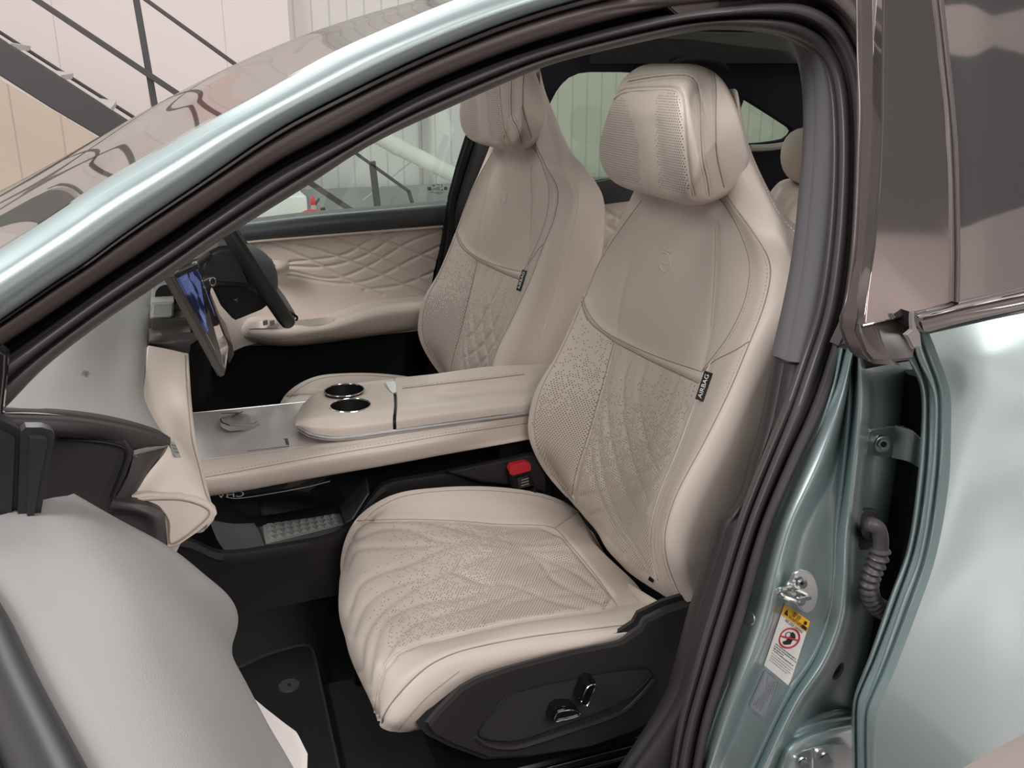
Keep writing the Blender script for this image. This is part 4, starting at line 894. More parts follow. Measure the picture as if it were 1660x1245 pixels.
slab('window_pane', [P(x, y, 2.63) for x, y in [(230, 380), (380, 360), (500, 347), (726, 326), (745, 285), (764, 222), (830, 130), (600, 130), (400, 260)]], W(0, .004, 0), glassm, od, 0)
inkw = mat('glass_print', (.22, .25, .26), .7)
gp_ = P(720, 306, 2.62); uX = W(1, 0, 0.02)
V = []; F = []
for x0, y0, x1, y1 in ((693, 303, 699, 309), (720, 303, 725, 308), (701, 300, 705, 302), (707, 299, 713, 300), (707, 303, 713, 304), (701, 305, 713, 306), (696, 307, 713, 308), (716, 298, 717, 304), (715, 307, 718, 309), (696, 311, 704, 312), (706, 311, 719, 312), (705, 313, 716, 314)):
    k = len(V); V += [P(x0, y0, 2.62), P(x1, y0, 2.62), P(x1, y1, 2.62), P(x0, y1, 2.62)]; F.append((k, k+1, k+2, k+3))
mesh_obj('glass_marking', V, F, inkw, od, smooth=False)

# FAR REAR DOOR
ord_ = door_part('far rear door glimpsed between the two front seats, quilted below dark belt line', W(1.5, 2.66, .3))
g = grid([[P(x, y, 2.52) for x, y in c] for c in ([(930, 304), (990, 291), (1060, 283), (1180, 262)], [(930, 320), (990, 312), (1060, 303), (1180, 285)], [(930, 338), (990, 330), (1060, 321), (1180, 300)])], 20, 10)
sheet('belt_panel', g, mat('rear_belt_black', (.012, .012, .015), .5), ord_, W(0, .02, 0))
g = grid([[P(x, y, 2.53) for x, y in c] for c in ([(900, 345), (960, 334), (1035, 324), (1120, 312)], [(900, 420), (960, 410), (1035, 400), (1120, 390)], [(900, 600), (960, 590), (1035, 580), (1120, 570)])], 120, 100)
dq2 = [[(940, 340), (1000, 375), (1040, 400)], [(970, 335), (1020, 365)], [(1030, 330), (980, 365), (930, 385)], [(1030, 350), (980, 390), (930, 410)], [(935, 370), (990, 410), (1010, 430)], [(1000, 385), (950, 420), (925, 430)]]
g = carve(g, [(l, 2.6, .005) for l in dq2]); sheet('quilted_panel', g, leather, ord_, W(0, .02, 0))
tintm = mat('rear_window_glass', (1, 1, 1), .02); tint(tintm, (.68, .76, .68), .04)
slab('window_pane', [P(x, y, 2.61) for x, y in [(870, 330), (870, 100), (1010, 95), (1200, 100), (1200, 300)]], W(0, .004, 0), tintm, ord_, 0)
qg = slab('quarter_light_glass', [P(x, y, 2.61) for x, y in [(1190, 140), (1310, 200), (1310, 245), (1190, 250)]], W(0, .004, 0), tintm, body, 0)

def door_mesh(empty, main):
    """the main skin of the door becomes the door part, its other pieces hang from it"""
    lab = empty['label']; kids = [c for c in empty.children if c != main]
    main.parent = body; main.matrix_parent_inverse = Matrix.Translation(-ROOT['car']); main['label'] = lab
    for k in kids:
        k.parent = main; k.matrix_parent_inverse = Matrix()
        for s_ in list(k.children):
            s_.parent = main; s_.matrix_parent_inverse = Matrix()
    bpy.data.objects.remove(empty); main.name = 'door'
for e_, m_ in ((rd, 'outer_panel'), (fd, 'upper_trim'), (od, 'quilted_panel'), (ord_, 'quilted_panel')):
    door_mesh(e_, next(c for c in e_.children if c.name.split('.')[0] == m_))
# ================================================================ DASHBOARD
db = thing('dashboard', 'grey grained dashboard top with cream lower fascia at the left', 'dashboard', W(-.15, 1.7, .55))
A1 = [P(*t) for t in [(-170, 672, 1.06), (-140, 600, 1.3), (-110, 520, 1.6), (-80, 440, 2.0), (-50, 370, 2.4)]]
A2 = [P(*t) for t in [(60, 671, 1.10), (85, 600, 1.33), (105, 530, 1.6), (125, 460, 2.0), (150, 395, 2.4)]]
A3 = [P(*t) for t in [(180, 685, 1.165), (180, 630, 1.34), (190, 560, 1.62), (205, 490, 1.95), (220, 400, 2.4)]]
A4 = [P(*t) for t in [(275, 718, 1.22), (250, 680, 1.30), (233, 640, 1.40), (238, 570, 1.68), (245, 520, 1.9), (253, 462, 2.12), (258, 400, 2.4)]]
A5 = [p+W(-.015, 0, -.03) for p in A4]
g = grid([A1, A2, A3, A4, A5], 100, 80)
pad = sheet('dash_top_pad', g, dashgrey, db, W(-.01, .02, -.012)); BPd = bvh(pad)
h1 = hit(BPd, 139, 606, .0008); hx = hit(BPd, 143, 598, .0008); hy = hit(BPd, 132, 604, .0008)
text('airbag_embossing', 'AIRBAG', h1[0], h1[0]-hx[0]+(h1[0]-hx[0]), hy[0]-h1[0], (.010, .012), mat('emboss_dark', (.09, .09, .085), .7), pad)
def Pl(pts, Y): return [P(x, y, Y) for x, y in pts]
edge_c = mat('dash_edge_brown', (.040, .035, .036), .5)
g = grid([[P(*t) for t in [(-80, 668, 1.06), (3, 670, 1.09), (100, 673, 1.12), (180, 684, 1.16), (250, 703, 1.20), (277, 718, 1.22)]],
          [P(*t) for t in [(-80, 672, 1.04), (3, 676, 1.07), (100, 681, 1.10), (180, 693, 1.14), (245, 710, 1.18), (275, 720, 1.21)]],
          [P(*t) for t in [(-80, 692, 1.04), (3, 694, 1.07), (100, 700, 1.10), (165, 706, 1.14), (215, 722, 1.17), (270, 722, 1.205)]],
          [P(*t) for t in [(-80, 700, 1.07), (3, 702, 1.10), (100, 708, 1.13), (165, 714, 1.16), (214, 730, 1.18), (262, 724, 1.21)]]], 60, 24)
sheet('end_cap_rim', g, edge_c, db, W(0, .02, 0))
slab('end_cap_panel', Pl([(-60, 688), (40, 690), (100, 694), (170, 702), (204, 712), (214, 728), (216, 738), (204, 772), (184, 812), (188, 828), (150, 850), (100, 850), (-60, 850)], 1.155), W(0, .02, 0), trimdark, db, .003)
tube('end_cap_groove', [P(96, 712, 1.150), P(160, 716, 1.150), P(198, 724, 1.150), P(205, 734, 1.150), P(196, 765, 1.150), P(180, 806, 1.150)], .0018, trimblack, db, n=40)
slab('chrome_inlay', [P(*t) for t in [(217, 731, 1.17), (272, 717, 1.21), (273, 722, 1.21), (262, 728, 1.205), (222, 741, 1.17), (215, 739, 1.17)]], W(0, .006, 0), satin, db, .001)
g = grid([[P(*t) for t in [(217, 738, 1.17), (206, 775, 1.165), (184, 812, 1.16)]], [P(*t) for t in [(240, 736, 1.18), (222, 785, 1.17), (200, 815, 1.165)]], [P(*t) for t in [(266, 729, 1.20), (238, 775, 1.195), (216, 812, 1.18)]]], 24, 14)
sheet('end_cap_wedge', g, edge_c, db, W(0, .01, 0))
g = grid([[P(*t) for t in [(182, 812, 1.150), (215, 816, 1.150), (245, 822, 1.150), (262, 832, 1.150), (268, 850, 1.150), (270, 895, 1.150)]],
          [P(*t) for t in [(178, 822, 1.150), (212, 826, 1.148), (238, 833, 1.145), (250, 843, 1.145), (254, 862, 1.145), (254, 895, 1.145)]],
          [P(*t) for t in [(172, 835, 1.165), (208, 838, 1.165), (228, 846, 1.165), (236, 858, 1.165), (238, 872, 1.165), (238, 895, 1.165)]],
          [P(*t) for t in [(150, 850, 1.165), (180, 860, 1.165), (200, 870, 1.165), (210, 880, 1.165), (214, 890, 1.165), (215, 900, 1.165)]]], 40, 24)
sheet('lower_end_cap', g, edge_c, db, W(0, .02, 0))
# cream fascia
f0 = [P(*t) for t in [(213, 805, 1.178), (242, 765, 1.19), (272, 724, 1.215), (251, 684, 1.30), (234, 645, 1.40), (237, 600, 1.55), (241, 560, 1.70)]]
f1 = [P(*t) for t in [(262, 800, 1.172), (283, 770, 1.19), (296, 735, 1.225), (284, 700, 1.30), (272, 650, 1.42), (270, 605, 1.57), (272, 566, 1.71)]]
f2 = [P(*t) for t in [(334, 812, 1.172), (330, 795, 1.19), (320, 755, 1.24), (308, 710, 1.33), (302, 650, 1.44), (299, 610, 1.58), (298, 572, 1.71)]]
f3 = [P(*t) for t in [(348, 833, 1.176), (342, 812, 1.20), (330, 765, 1.25), (318, 715, 1.335), (311, 655, 1.445), (308, 612, 1.585), (306, 574, 1.715)]]
f4 = [p+W(-.008, .006, -.016) for p in f3]; f5 = [p+W(-.04, .03, -.02) for p in f3]
g = grid([f0, f1, f2, f3, f4, f5], 110, 80)
cf = sheet('cream_fascia', g, leather, db, W(-.01, .0, -.01)); BF = bvh(cf)
seam('fascia_seam', BF, [(343, 822), (333, 800), (322, 757), (311, 712), (304, 650), (301, 610), (300, 576)], .0012, seam_m, cf)
ec = slab('fascia_end_panel', Pl([(213, 806), (240, 801), (292, 803), (320, 809), (338, 816), (350, 829), (352, 835), (345, 845), (318, 866), (292, 884), (272, 889), (268, 845), (258, 829), (240, 822), (215, 816)], 1.165), W(0, .02, 0), leather, db, .004, seg=4)
V, F = tube_mesh(cr([P(x, y, 1.1638) for x, y in [(222, 812), (290, 810), (328, 820), (340, 832), (318, 856), (288, 878), (276, 880), (274, 845), (262, 826), (240, 815)]], 80, True), .0010, 5, True); mesh_obj('panel_seam', V, F, seam_m, ec)
h_ = hit(BF, 282, 729, .001); hr_ = hit(BF, 287, 740, .001); hu_ = hit(BF, 289, 727, .001)
if h_ and hr_ and hu_:
    a_ = hr_[0]-h_[0]; a_ /= np.linalg.norm(a_); b_ = hu_[0]-h_[0]; b_ -= a_*(a_@b_); b_ /= np.linalg.norm(b_)
    bd = box('emblem_plate', h_[0], a_*.012, b_*.006, np.cross(a_, b_)*.0008, mat('badge_grey', (.30, .33, .33), .4), cf, .0003)
    for t_ in (-.5, 0, .5): box('emblem_stroke', h_[0]+h_[1]*.0015+a_*.010*t_, a_*.0012, b_*.0042, h_[1]*.0004, MATS['grey_skirting'] if 'grey_skirting' in MATS else greyplastic, bd, 0)
slab('seat_side_foot', Pl([(272, 886), (292, 884), (284, 900), (274, 896)], 1.2), W(0, .02, 0), leather, db, .002)
# centre bracket with cup recess, dark shelf
bl = mat('light_grey_bracket', (.42, .42, .40), .45)
bk = slab('centre_bracket', [P(*t) for t in [(250, 462, 1.86), (258, 444, 1.86), (268, 444, 1.86), (290, 485, 1.86), (312, 532, 1.86), (243, 521, 1.86), (246, 490, 1.86)]], W(0, .10, 0), bl, db, .006)
disc('bracket_recess', P(271, 480, 1.853), W(-.3, -1, .25), .021, .003, trimblack, bk); disc('recess_rim', P(271, 480, 1.855), W(-.3, -1, .25), .025, .004, satin, bk, hole=.021)
slab('bracket_block', [P(x, y, 1.80) for x, y in [(247, 491), (282, 489), (281, 512), (276, 516), (244, 517)]], W(0, .05, 0), bl, bk, .003)
slab('bracket_shelf', Pl([(243, 517), (300, 515), (326, 518), (330, 540), (300, 540), (245, 545)], 1.80), W(0, .12, 0), mat('warm_dark_shelf', (.07, .065, .06), .5), db, .003)
g = grid([[P(*t) for t in [(242, 544, 1.74), (280, 541, 1.74), (309, 538, 1.74)]], [P(*t) for t in [(241, 556, 1.72), (275, 556, 1.73), (309, 555, 1.73)]], [P(*t) for t in [(240, 562, 1.73), (272, 568, 1.73), (306, 580, 1.73)]]], 20, 12)
sheet('shelf_lip', g, mat('lip_dark_brown', (.035, .030, .030), .35), db, W(0, .05, 0))
slab('steering_side_body', [P(x, y, 2.0) for x, y in [(250, 600), (310, 560), (340, 540), (345, 640), (330, 680), (300, 690), (240, 700)]], W(0, .5, 0), trimblack, db, .01)
slab('knee_panel', [P(x, y, 1.98) for x, y in [(230, 640), (300, 580), (420, 640), (460, 700), (300, 720)]], W(0, .02, 0), trimblack, db, .01) if False else None

# ================================================================ SCREEN
s_nb, s_nt, s_fb, s_ft = P(366, 607, 1.70), P(277, 446, 1.70), P(371, 566, 1.90), P(319, 425, 1.92)
scr = thing('touchscreen', 'thin tilted centre touchscreen seen edge on, blue display lit', 'screen', (s_nb+s_fb)/2)
nrm = np.cross(s_fb-s_nb, s_nt-s_nb); nrm /= np.linalg.norm(nrm)
if nrm[0] < 0: nrm = -nrm
slab('screen_body', [s_nb, s_nt, s_ft, s_fb], -nrm*.014, mat('screen_bezel_taupe', (.11, .10, .095), .35), scr, .003)
def SP(u, v, lift=.0006): return s_nb*(1-u)*(1-v)+s_fb*u*(1-v)+s_nt*(1-u)*v+s_ft*u*v+nrm*lift
fr = slab('screen_glass', [SP(.08, .02), SP(.08, .99), SP(.97, .98), SP(.97, .03)], nrm*.0006, mat('screen_glass_grey', (.06, .06, .065), .08, coat=1), scr, 0)
dm = mat('display_lit', (.01, .012, .03), .1, coat=.6, emis=((.10, .13, .30), .55))
N_, L_, b_ = nt(dm); tc = N_.new('ShaderNodeTexCoord'); wv = N_.new('ShaderNodeTexNoise'); wv.inputs['Scale'].default_value = 22; rp = N_.new('ShaderNodeValToRGB')
rp.color_ramp.elements[0].color = (.012, .015, .05, 1); rp.color_ramp.elements[0].position = .45; rp.color_ramp.elements[1].color = (.16, .21, .50, 1); rp.color_ramp.elements[1].position = .52
L_.new(tc.outputs['Object'], wv.inputs[0]); L_.new(wv.outputs[0], rp.inputs[0]); L_.new(rp.outputs[0], b_.inputs['Emission Color'])
dp = slab('display', [SP(.14, .40, .002), SP(.16, .95, .002), SP(.90, .93, .002), SP(.86, .42, .002)], nrm*.0006, dm, scr, 0)

# ================================================================ STEERING WHEEL
YW = 2.16
vdir = W(-.46, 0, .888); udir = W(0, 1, 0); ndir = np.cross(vdir, udir); ndir = ndir if ndir[0] > 0 else -ndir
near_bot = P(467, 523, 2.045)
cw = near_bot+udir*.115+vdir*.155
sw_ = thing('steering_wheel', 'black steering wheel with silver lower spoke, seen from its side', 'steering wheel', cw)
def wl_pt(t, R=.182):
    e = 2.6; c_, s__ = math.cos(t), math.sin(t); k = (abs(c_)**e+abs(s__)**e)**(-1/e); return cw+udir*c_*k*R*1.0+vdir*s__*k*R*.93
V, F = tube_mesh([wl_pt(t) for t in np.linspace(0, 2*math.pi, 120, endpoint=False)], .0165, 16, True)
mesh_obj('rim', V, F, mat('wheel_leather_black', (.022, .023, .025), .45), sw_)
hubm = mat('hub_skin', (.075, .078, .082), .5)
hc = cw-vdir*.050+ndir*.020
gpo = []
for i in range(12):
    r = i/11; gpo.append([hc+ndir*(.032*math.cos(r*math.pi/2)**.7-.010)+r*(udir*.085*math.cos(t)+vdir*.062*math.sin(t)) for t in np.linspace(0, 2*math.pi, 41)])
hub = sheet('hub', np.array(gpo), hubm, sw_)
disc('hub_emblem', hc+ndir*.020, ndir, .013, .003, chrome, hub)
for sgn in (-1, 1):
    a = cw-vdir*.03+udir*sgn*.07; b = wl_pt(0 if sgn > 0 else math.pi)-vdir*.02; slab('spoke', [a+vdir*.02, b+vdir*.012, b-vdir*.02, a-vdir*.025], -ndir*.014, hubm, sw_, .004)
slab('silver_spoke', [P(x, y, 2.13) for x, y in [(436, 452), (444, 456), (462, 480), (477, 504), (482, 514), (474, 521), (455, 500), (438, 476)]], W(-.01, .07, -.004), mat('spoke_silver', (.50, .51, .53), .35, metal=.8), sw_, .004)
tube('spoke_edge', [P(468, 505, 2.12), P(478, 511, 2.12), P(482, 515, 2.12), P(480, 520, 2.12)], .0025, trimblack, sw_, n=12)
# column shroud and stalks
colm = mat('column_grey', (.060, .061, .062), .42)
co = thing('steering_column', 'dark steering column shroud with two silver tipped stalks behind the wheel', 'steering column', cw-ndir*.15)
slab('upper_shroud', [P(x, y, 2.03) for x, y in [(340, 408), (356, 400), (380, 398), (405, 445), (420, 482), (396, 466), (346, 463), (328, 450), (322, 436), (328, 420)]], W(0, .24, 0), colm, co, .012, seg=5)
low_s = slab('lower_shroud', [P(x, y, 2.035) for x, y in [(342, 462), (396, 460), (424, 478), (436, 494), (424, 503), (402, 512), (382, 520), (376, 516), (358, 496)]], W(0, .22, 0), mat('column_black', (.012, .012, .014), .4), co, .006, seg=4)
mesh_obj('shroud_mark', [P(378, 486, 2.030), P(386, 483, 2.030), P(384, 487, 2.030), P(387, 490, 2.030)], [(0, 1, 2), (0, 2, 3)], greyplastic, low_s, smooth=False)
stk = slab('stalk', [P(x, y, 1.99) for x, y in [(317, 462), (325, 457), (338, 451), (346, 450), (351, 456), (351, 464), (342, 468), (335, 470), (329, 474), (322, 472)]], W(0, .04, 0), colm, co, .004)
for cxx, cyy, rx, ry in ((345, 457, 4.5, 6.5), (322, 466, 4, 6)):
    V, F = tube_mesh([P(cxx+rx*math.cos(t), cyy+ry*math.sin(t), 1.986) for t in np.linspace(0, 2*math.pi, 28, endpoint=False)], .0016, 6, True); mesh_obj('stalk_tip', V, F, chrome, stk)
V, F = tube_mesh([P(326, 457, 1.985), P(338, 451, 1.985), P(344, 450, 1.985)], .0014, 6); mesh_obj('stalk_edge', V, F, chrome, stk)
V, F = tube_mesh([P(318, 430, 2.0), P(330, 420, 2.02), P(344, 410, 2.06)], [.006, .008, .008], 10); st2 = mesh_obj('stalk', V, F, colm, co)
disc('stalk_tip', P(318, 430, 1.998), W(-.7, -.6, 0), .008, .004, satin, st2)
slab('instrument_hood', [P(x, y, 2.08) for x, y in [(285, 430), (318, 420), (342, 410), (348, 430), (340, 480), (366, 545), (377, 560), (380, 575), (372, 590), (352, 545)]], W(.0, .20, 0), mat('hood_taupe', (.10, .09, .085), .4), co, .004)

# ================================================================ CENTRE CONSOLE
cc = thing('centre_console', 'cream floating centre console with silver deck, two cup holders and padded armrest', 'centre console', W(.4, 1.8, .1))
deckm = mat('brushed_silver_deck', (.66, .62, .61), .3, metal=.3, coat=.4)
dk = [[(290, 672, 1.965), (313, 669, 1.965), (400, 661, 1.965), (495, 651, 1.965), (640, 637, 1.965), (690, 632, 1.94)],
      [(294, 750, 1.755), (317, 746, 1.755), (404, 735, 1.755), (470, 726, 1.755), (560, 715, 1.75), (640, 703, 1.745), (720, 693, 1.745)]]
dkA, dkB = (cr([P(*t) for t in c], 40) for c in dk)
g = np.stack([dkA*(1-t)+dkB*t for t in np.linspace(0, 1, 24)])
sheet('deck', g, deckm, cc, W(0, 0, -.02))
tube('deck_far_edge', [(300, 671, 1.965), (400, 661, 1.965), (500, 651, 1.965)], .0016, satin, cc, n=20)
c_s = [(-1, 0)]
s_ = [[P(*t) for t in c] for c in (
    [(296, 752, 1.745), (318, 749, 1.745), (400, 738, 1.745), (470, 729, 1.745), (545, 717, 1.74), (640, 703, 1.735), (720, 692, 1.735), (800, 681, 1.735), (893, 668, 1.735)],
    [(298, 760, 1.732), (320, 756, 1.732), (400, 745, 1.73), (470, 735, 1.73), (545, 723, 1.73), (640, 709, 1.725), (720, 697, 1.725), (800, 685, 1.735), (895, 672, 1.735)],
    [(300, 774, 1.71), (322, 770, 1.71), (400, 757, 1.71), (480, 743, 1.71), (560, 728, 1.71), (640, 716, 1.71), (720, 703, 1.71), (800, 691, 1.735), (893, 677, 1.735)],
    [(304, 784, 1.698), (326, 779, 1.698), (400, 769, 1.697), (480, 754, 1.696), (560, 740, 1.695), (640, 727, 1.695), (720, 713, 1.695), (800, 701, 1.735), (893, 685, 1.735)],
    [(312, 800, 1.702), (336, 797, 1.702), (400, 786, 1.7), (480, 770, 1.7), (560, 756, 1.7), (640, 742, 1.7), (720, 727, 1.7), (800, 714, 1.735), (893, 698, 1.735)],
    [(320, 808, 1.72), (343, 804, 1.72), (400, 795, 1.715), (480, 780, 1.715), (560, 766, 1.715), (640, 752, 1.715), (720, 737, 1.715), (800, 723, 1.735), (893, 706, 1.735)])]
s_.append([p+W(0, .06, 0) for p in s_[-1]])
sidep = sheet('side_pad', grid(s_, 140, 60), leather, cc, W(0, .03, -.005)); BS = bvh(sidep)
seam('side_pad_stitching', BS, [(318, 771), (400, 757), (480, 742), (560, 728), (640, 715), (720, 702), (800, 690), (868, 680)], .0011, thread_d, sidep, dash=.008, n=80)
seam('side_pad_seam', BS, [(320, 776), (400, 762), (480, 747), (560, 733), (640, 720), (720, 706), (800, 694), (868, 684)], .0009, seam_m, sidep, n=80)
# raised armrest block, split into cup holder module and lid
ab = [[P(*t) for t in c] for c in (
    [(500, 668, 1.939), (520, 650, 1.95), (560, 640, 1.955), (620, 632, 1.955), (700, 624, 1.855), (790, 616, 1.855), (880, 612, 1.855), (893, 608, 1.855)],
    [(496, 652, 1.935), (516, 635, 1.946), (560, 624, 1.95), (620, 616, 1.95), (700, 608, 1.85), (790, 596, 1.85), (880, 591, 1.85), (893, 590, 1.85)],
    [(489, 658, 1.912), (511, 640, 1.927), (560, 629, 1.931), (620, 621, 1.931), (700, 612, 1.838), (790, 601, 1.838), (880, 596, 1.838), (893, 595, 1.838)],
    [(483, 670, 1.866), (508, 655, 1.866), (560, 645, 1.866), (630, 636, 1.866), (710, 627, 1.81), (800, 619, 1.81), (880, 613, 1.81), (905, 608, 1.81)],
    [(480, 680, 1.806), (504, 671, 1.798), (560, 664, 1.794), (638, 655, 1.794), (720, 645, 1.794), (800, 637, 1.794), (880, 629, 1.794), (905, 622, 1.794)],
    [(479, 685, 1.779), (503, 680, 1.764), (555, 677, 1.76), (640, 668, 1.76), (720, 658, 1.76), (800, 649, 1.76), (880, 640, 1.76), (905, 632, 1.76)],
    [(480, 690, 1.771), (503, 691, 1.748), (550, 693, 1.745), (640, 682, 1.745), (720, 671, 1.745), (800, 661, 1.745), (880, 651, 1.745), (905, 642, 1.745)],
    [(483, 693, 1.775), (506, 702, 1.748), (548, 707, 1.743), (640, 697, 1.743), (720, 686, 1.743), (800, 675, 1.743), (880, 664, 1.743), (905, 654, 1.743)])]
GA = grid(ab, 240, 90)
px_ = proj(GA.reshape(-1, 3)).reshape(GA.shape[0], GA.shape[1], 2)
ksp = int(np.argmin(np.abs(px_[55, :, 0]-641)))
def closed_block(name, G_, m):
    # close downwards: add rows folding under
    lo = G_[-1]+W(0, .03, -.01); hi = G_[0]+W(0, -.004, -.03)
    Gx = np.concatenate([hi[None], G_, lo[None]]); return sheet(name, Gx, m, cc, closed=True)
modl = closed_block('cup_holder_module', GA[:, :ksp], leather)
# cup holes by boolean
ZT = float(P(568, 652, 1.836)[2])
cups = [P(558, 633.5, 1.901), P(568, 658, 1.817)]
for c_ in cups:
    me = bpy.data.meshes.new('cut'); bm = bmesh.new(); bmesh.ops.create_cone(bm, cap_ends=True, segments=48, radius1=.038, radius2=.0405, depth=.09); bm.to_mesh(me); bm.free()
    cu_ = bpy.data.objects.new('cut', me); C.objects.link(cu_); cu_.location = Vector(c_)-Vector((0, 0, .015))
    md = modl.modifiers.new('b', 'BOOLEAN'); md.operation = 'DIFFERENCE'; md.object = cu_; md.solver = 'EXACT'
    bpy.context.view_layer.update(); dg = bpy.context.evaluated_depsgraph_get(); nm = bpy.data.meshes.new_from_object(modl.evaluated_get(dg)); modl.modifiers.clear(); modl.data = nm
    bpy.data.objects.remove(cu_)
    zt = c_[2]
    prof = [(.0, -.055), (.035, -.055), (.037, -.05), (.0395, .000), (.0403, .0022), (.0415, .0018)]
    V = []; F = []; sg = 48
    for r, dz in prof:
        for k in range(sg): a = 2*math.pi*k/sg; V.append(c_+W(r*math.cos(a), r*math.sin(a), dz))
    for i in range(len(prof)-1):
        for k in range(sg): F.append((i*sg+k, i*sg+(k+1) % sg, (i+1)*sg+(k+1) % sg, (i+1)*sg+k))
    cl = mesh_obj('cup_liner', V, F, trimblack, modl)
    V, F = tube_mesh([c_+W(.0408*math.cos(a), .0408*math.sin(a), .0015) for a in np.linspace(0, 2*math.pi, 60, endpoint=False)], .0014, 6, True); mesh_obj('cup_rim', V, F, chrome, cl)
modl.data.materials.clear(); modl.data.materials.append(leather)
lid = closed_block('armrest_lid', GA[:, ksp+2:]+W(0, 0, .0015), leather); BL = bvh(lid)
closed_block('armrest_gap', GA[:, ksp-1:ksp+4]*1.0+W(0, .004, -.004), trimblack)
seam('lid_seam', BL, [(652, 630), (720, 622), (800, 613), (850, 607)], .0013, seam_m, lid); seam('lid_stitching', BL, [(652, 627), (720, 619), (800, 610), (850, 604)], .0009, thread_d, lid, dash=.008)
tube('chrome_rail', [P(*t) for t in [(484, 694, 1.771), (506, 706, 1.742), (548, 711, 1.736), (640, 700, 1.734), (720, 689, 1.734), (800, 678, 1.735), (900, 664, 1.735), (960, 656, 1.735)]], .0045, satin, cc, n=80, seg=10)
slab('latch_button', [P(*t) for t in [(624, 622, 1.912), (643, 620, 1.912), (654, 627, 1.882), (655, 633, 1.866), (637, 641, 1.851), (632, 636, 1.866)]], W(0, 0, .004), satin, lid, .001)
# drive selector and deck marks
sel = slab('drive_selector', [P(*t) for t in [(356, 683, 1.882), (384, 674, 1.904), (402, 676, 1.901), (421, 689, 1.874), (411, 694, 1.859), (372, 695, 1.836), (358, 689, 1.851)]], W(0, 0, -.014), satin, cc, .003)
sel.location.z += .008
V, F = tube_mesh([P(378, 689, 1.851)+W(0, 0, .009), P(394, 680, 1.889)+W(0, 0, .009)], .001, 5); mesh_obj('selector_facet_line', V, F, trimdark, sel)
V, F = tube_mesh([P(360, 683, 1.882)+W(0, 0, .009), P(388, 682, 1.882)+W(0, 0, .009)], .001, 5); mesh_obj('selector_facet_line', V, F, trimdark, sel)
V = []; F = []
for k in range(5):
    c_ = P(464.2+.55*k, 714+2.1*k, 1.735-.006*k)+W(0, 0, .003); q_ = len(V); V += [c_+W(-.003, -.003, 0), c_+W(.003, -.003, 0), c_+W(.003, .003, 0), c_+W(-.003, .003, 0)]; F.append((q_, q_+1, q_+2, q_+3))
mesh_obj('deck_marking', V, F, ink, cc, smooth=False)
V, F = tube_mesh([P(460, 711, 1.79)+W(0, 0, .001), P(469, 724, 1.76)+W(0, 0, .001), P(400, 732, 1.76)+W(0, 0, .001)], .0006, 4); mesh_obj('charging_pad_outline', V, F, trimdark, cc)
# lower console body
cdk = bump_noise(mat('brown_black_console', (.015, .0135, .014), .55), 1400, .25, .0004)
tx, ty = zip(*[(190, 860), (270, 868), (300, 873), (318, 876), (340, 890), (356, 895), (395, 893), (504, 875), (540, 866), (558, 858), (575, 842), (592, 818), (606, 796), (626, 780), (728, 764), (893, 731)])
bx, by_ = zip(*[(190, 1040), (385, 998), (560, 962), (893, 1000)])
XX = np.linspace(190, 893, 150); YY = np.interp(XX, [190, 500, 600], [1.69, 1.69, 1.745])
TT = np.convolve(np.r_[[np.interp(XX[0], tx, ty)]*3, np.interp(XX, tx, ty), [np.interp(XX[-1], tx, ty)]*3], np.ones(7)/7, 'valid'); BT = np.interp(XX, bx, by_)
rows_ = [(0, 0, .022), (0, 0, .006), (3, 0, 0), (14, 0, -.003), (22, 0, .002), (0, 1, .004)]
g = np.stack([np.stack([P(x, (t if not f_ else b)+dy, Y+dd) for x, t, b, Y in zip(XX, TT, BT, YY)]) for dy, f_, dd in rows_])
sheet('console_side', g, cdk, cc, W(0, .008, 0))
slab('console_inner_wall', [P(x, y, 1.822) for x, y in [(280, 730), (640, 692), (890, 664), (890, 860), (280, 860)]], W(0, .02, 0), trimblack, cc, .002)
tr_m = mat('tray_grey', (.07, .072, .07), .55)
zt_ = float(P(490, 868, 1.755)[2])
def cy(p): p = p.copy(); p[1] = min(p[1], 1.845); return p
slab('tray_floor', [PZ(398, 899, zt_), PZ(578, 852, zt_), cy(PZ(560, 800, zt_)), cy(PZ(395, 832, zt_))], W(0, 0, -.006), tr_m, cc, .001)
qa, qb, qc, qd = PZ(430, 883, zt_), PZ(557, 851, zt_), cy(PZ(543, 815, zt_)), cy(PZ(424, 840, zt_))
slab('mat_base', [qa, qb, qc, qd], W(0, 0, .0025), mat('mat_grey_rubber', (.20, .205, .20), .5), cc, .0008)
V = []; F = []; nx_, ny_ = 9, 4
def Q(u, v): u = .04+u*.92; v = .05+v*.9; return (qa*(1-u)+qb*u)*(1-v)+(qd*(1-u)+qc*u)*v+W(0, 0, .0026)
for i in range(nx_):
    for j in range(ny_):
        a, b, c_, d = Q(i/nx_, j/ny_), Q((i+1)/nx_, j/ny_), Q((i+1)/nx_, (j+1)/ny_), Q(i/nx_, (j+1)/ny_); k = len(V)
        V += [a, b, c_, d, (a+b+c_+d)/4+W(-.002, 0, .005)]; F += [(k, k+1, k+4), (k+1, k+2, k+4), (k+2, k+3, k+4), (k+3, k, k+4)]
mesh_obj('pyramid_mat', V, F, MATS['mat_grey_rubber'], cc, smooth=False)
g = grid([[P(*t) for t in [(330, 815, 1.866), (350, 870, 1.775), (365, 893, 1.71)]], [P(*t) for t in [(365, 822, 1.866), (385, 866, 1.79), (400, 892, 1.71)]], [P(*t) for t in [(400, 828, 1.866), (418, 858, 1.798), (430, 888, 1.71)]]], 20, 14)
sheet('tray_front_wall', g, tr_m, cc, W(0, .004, -.004))
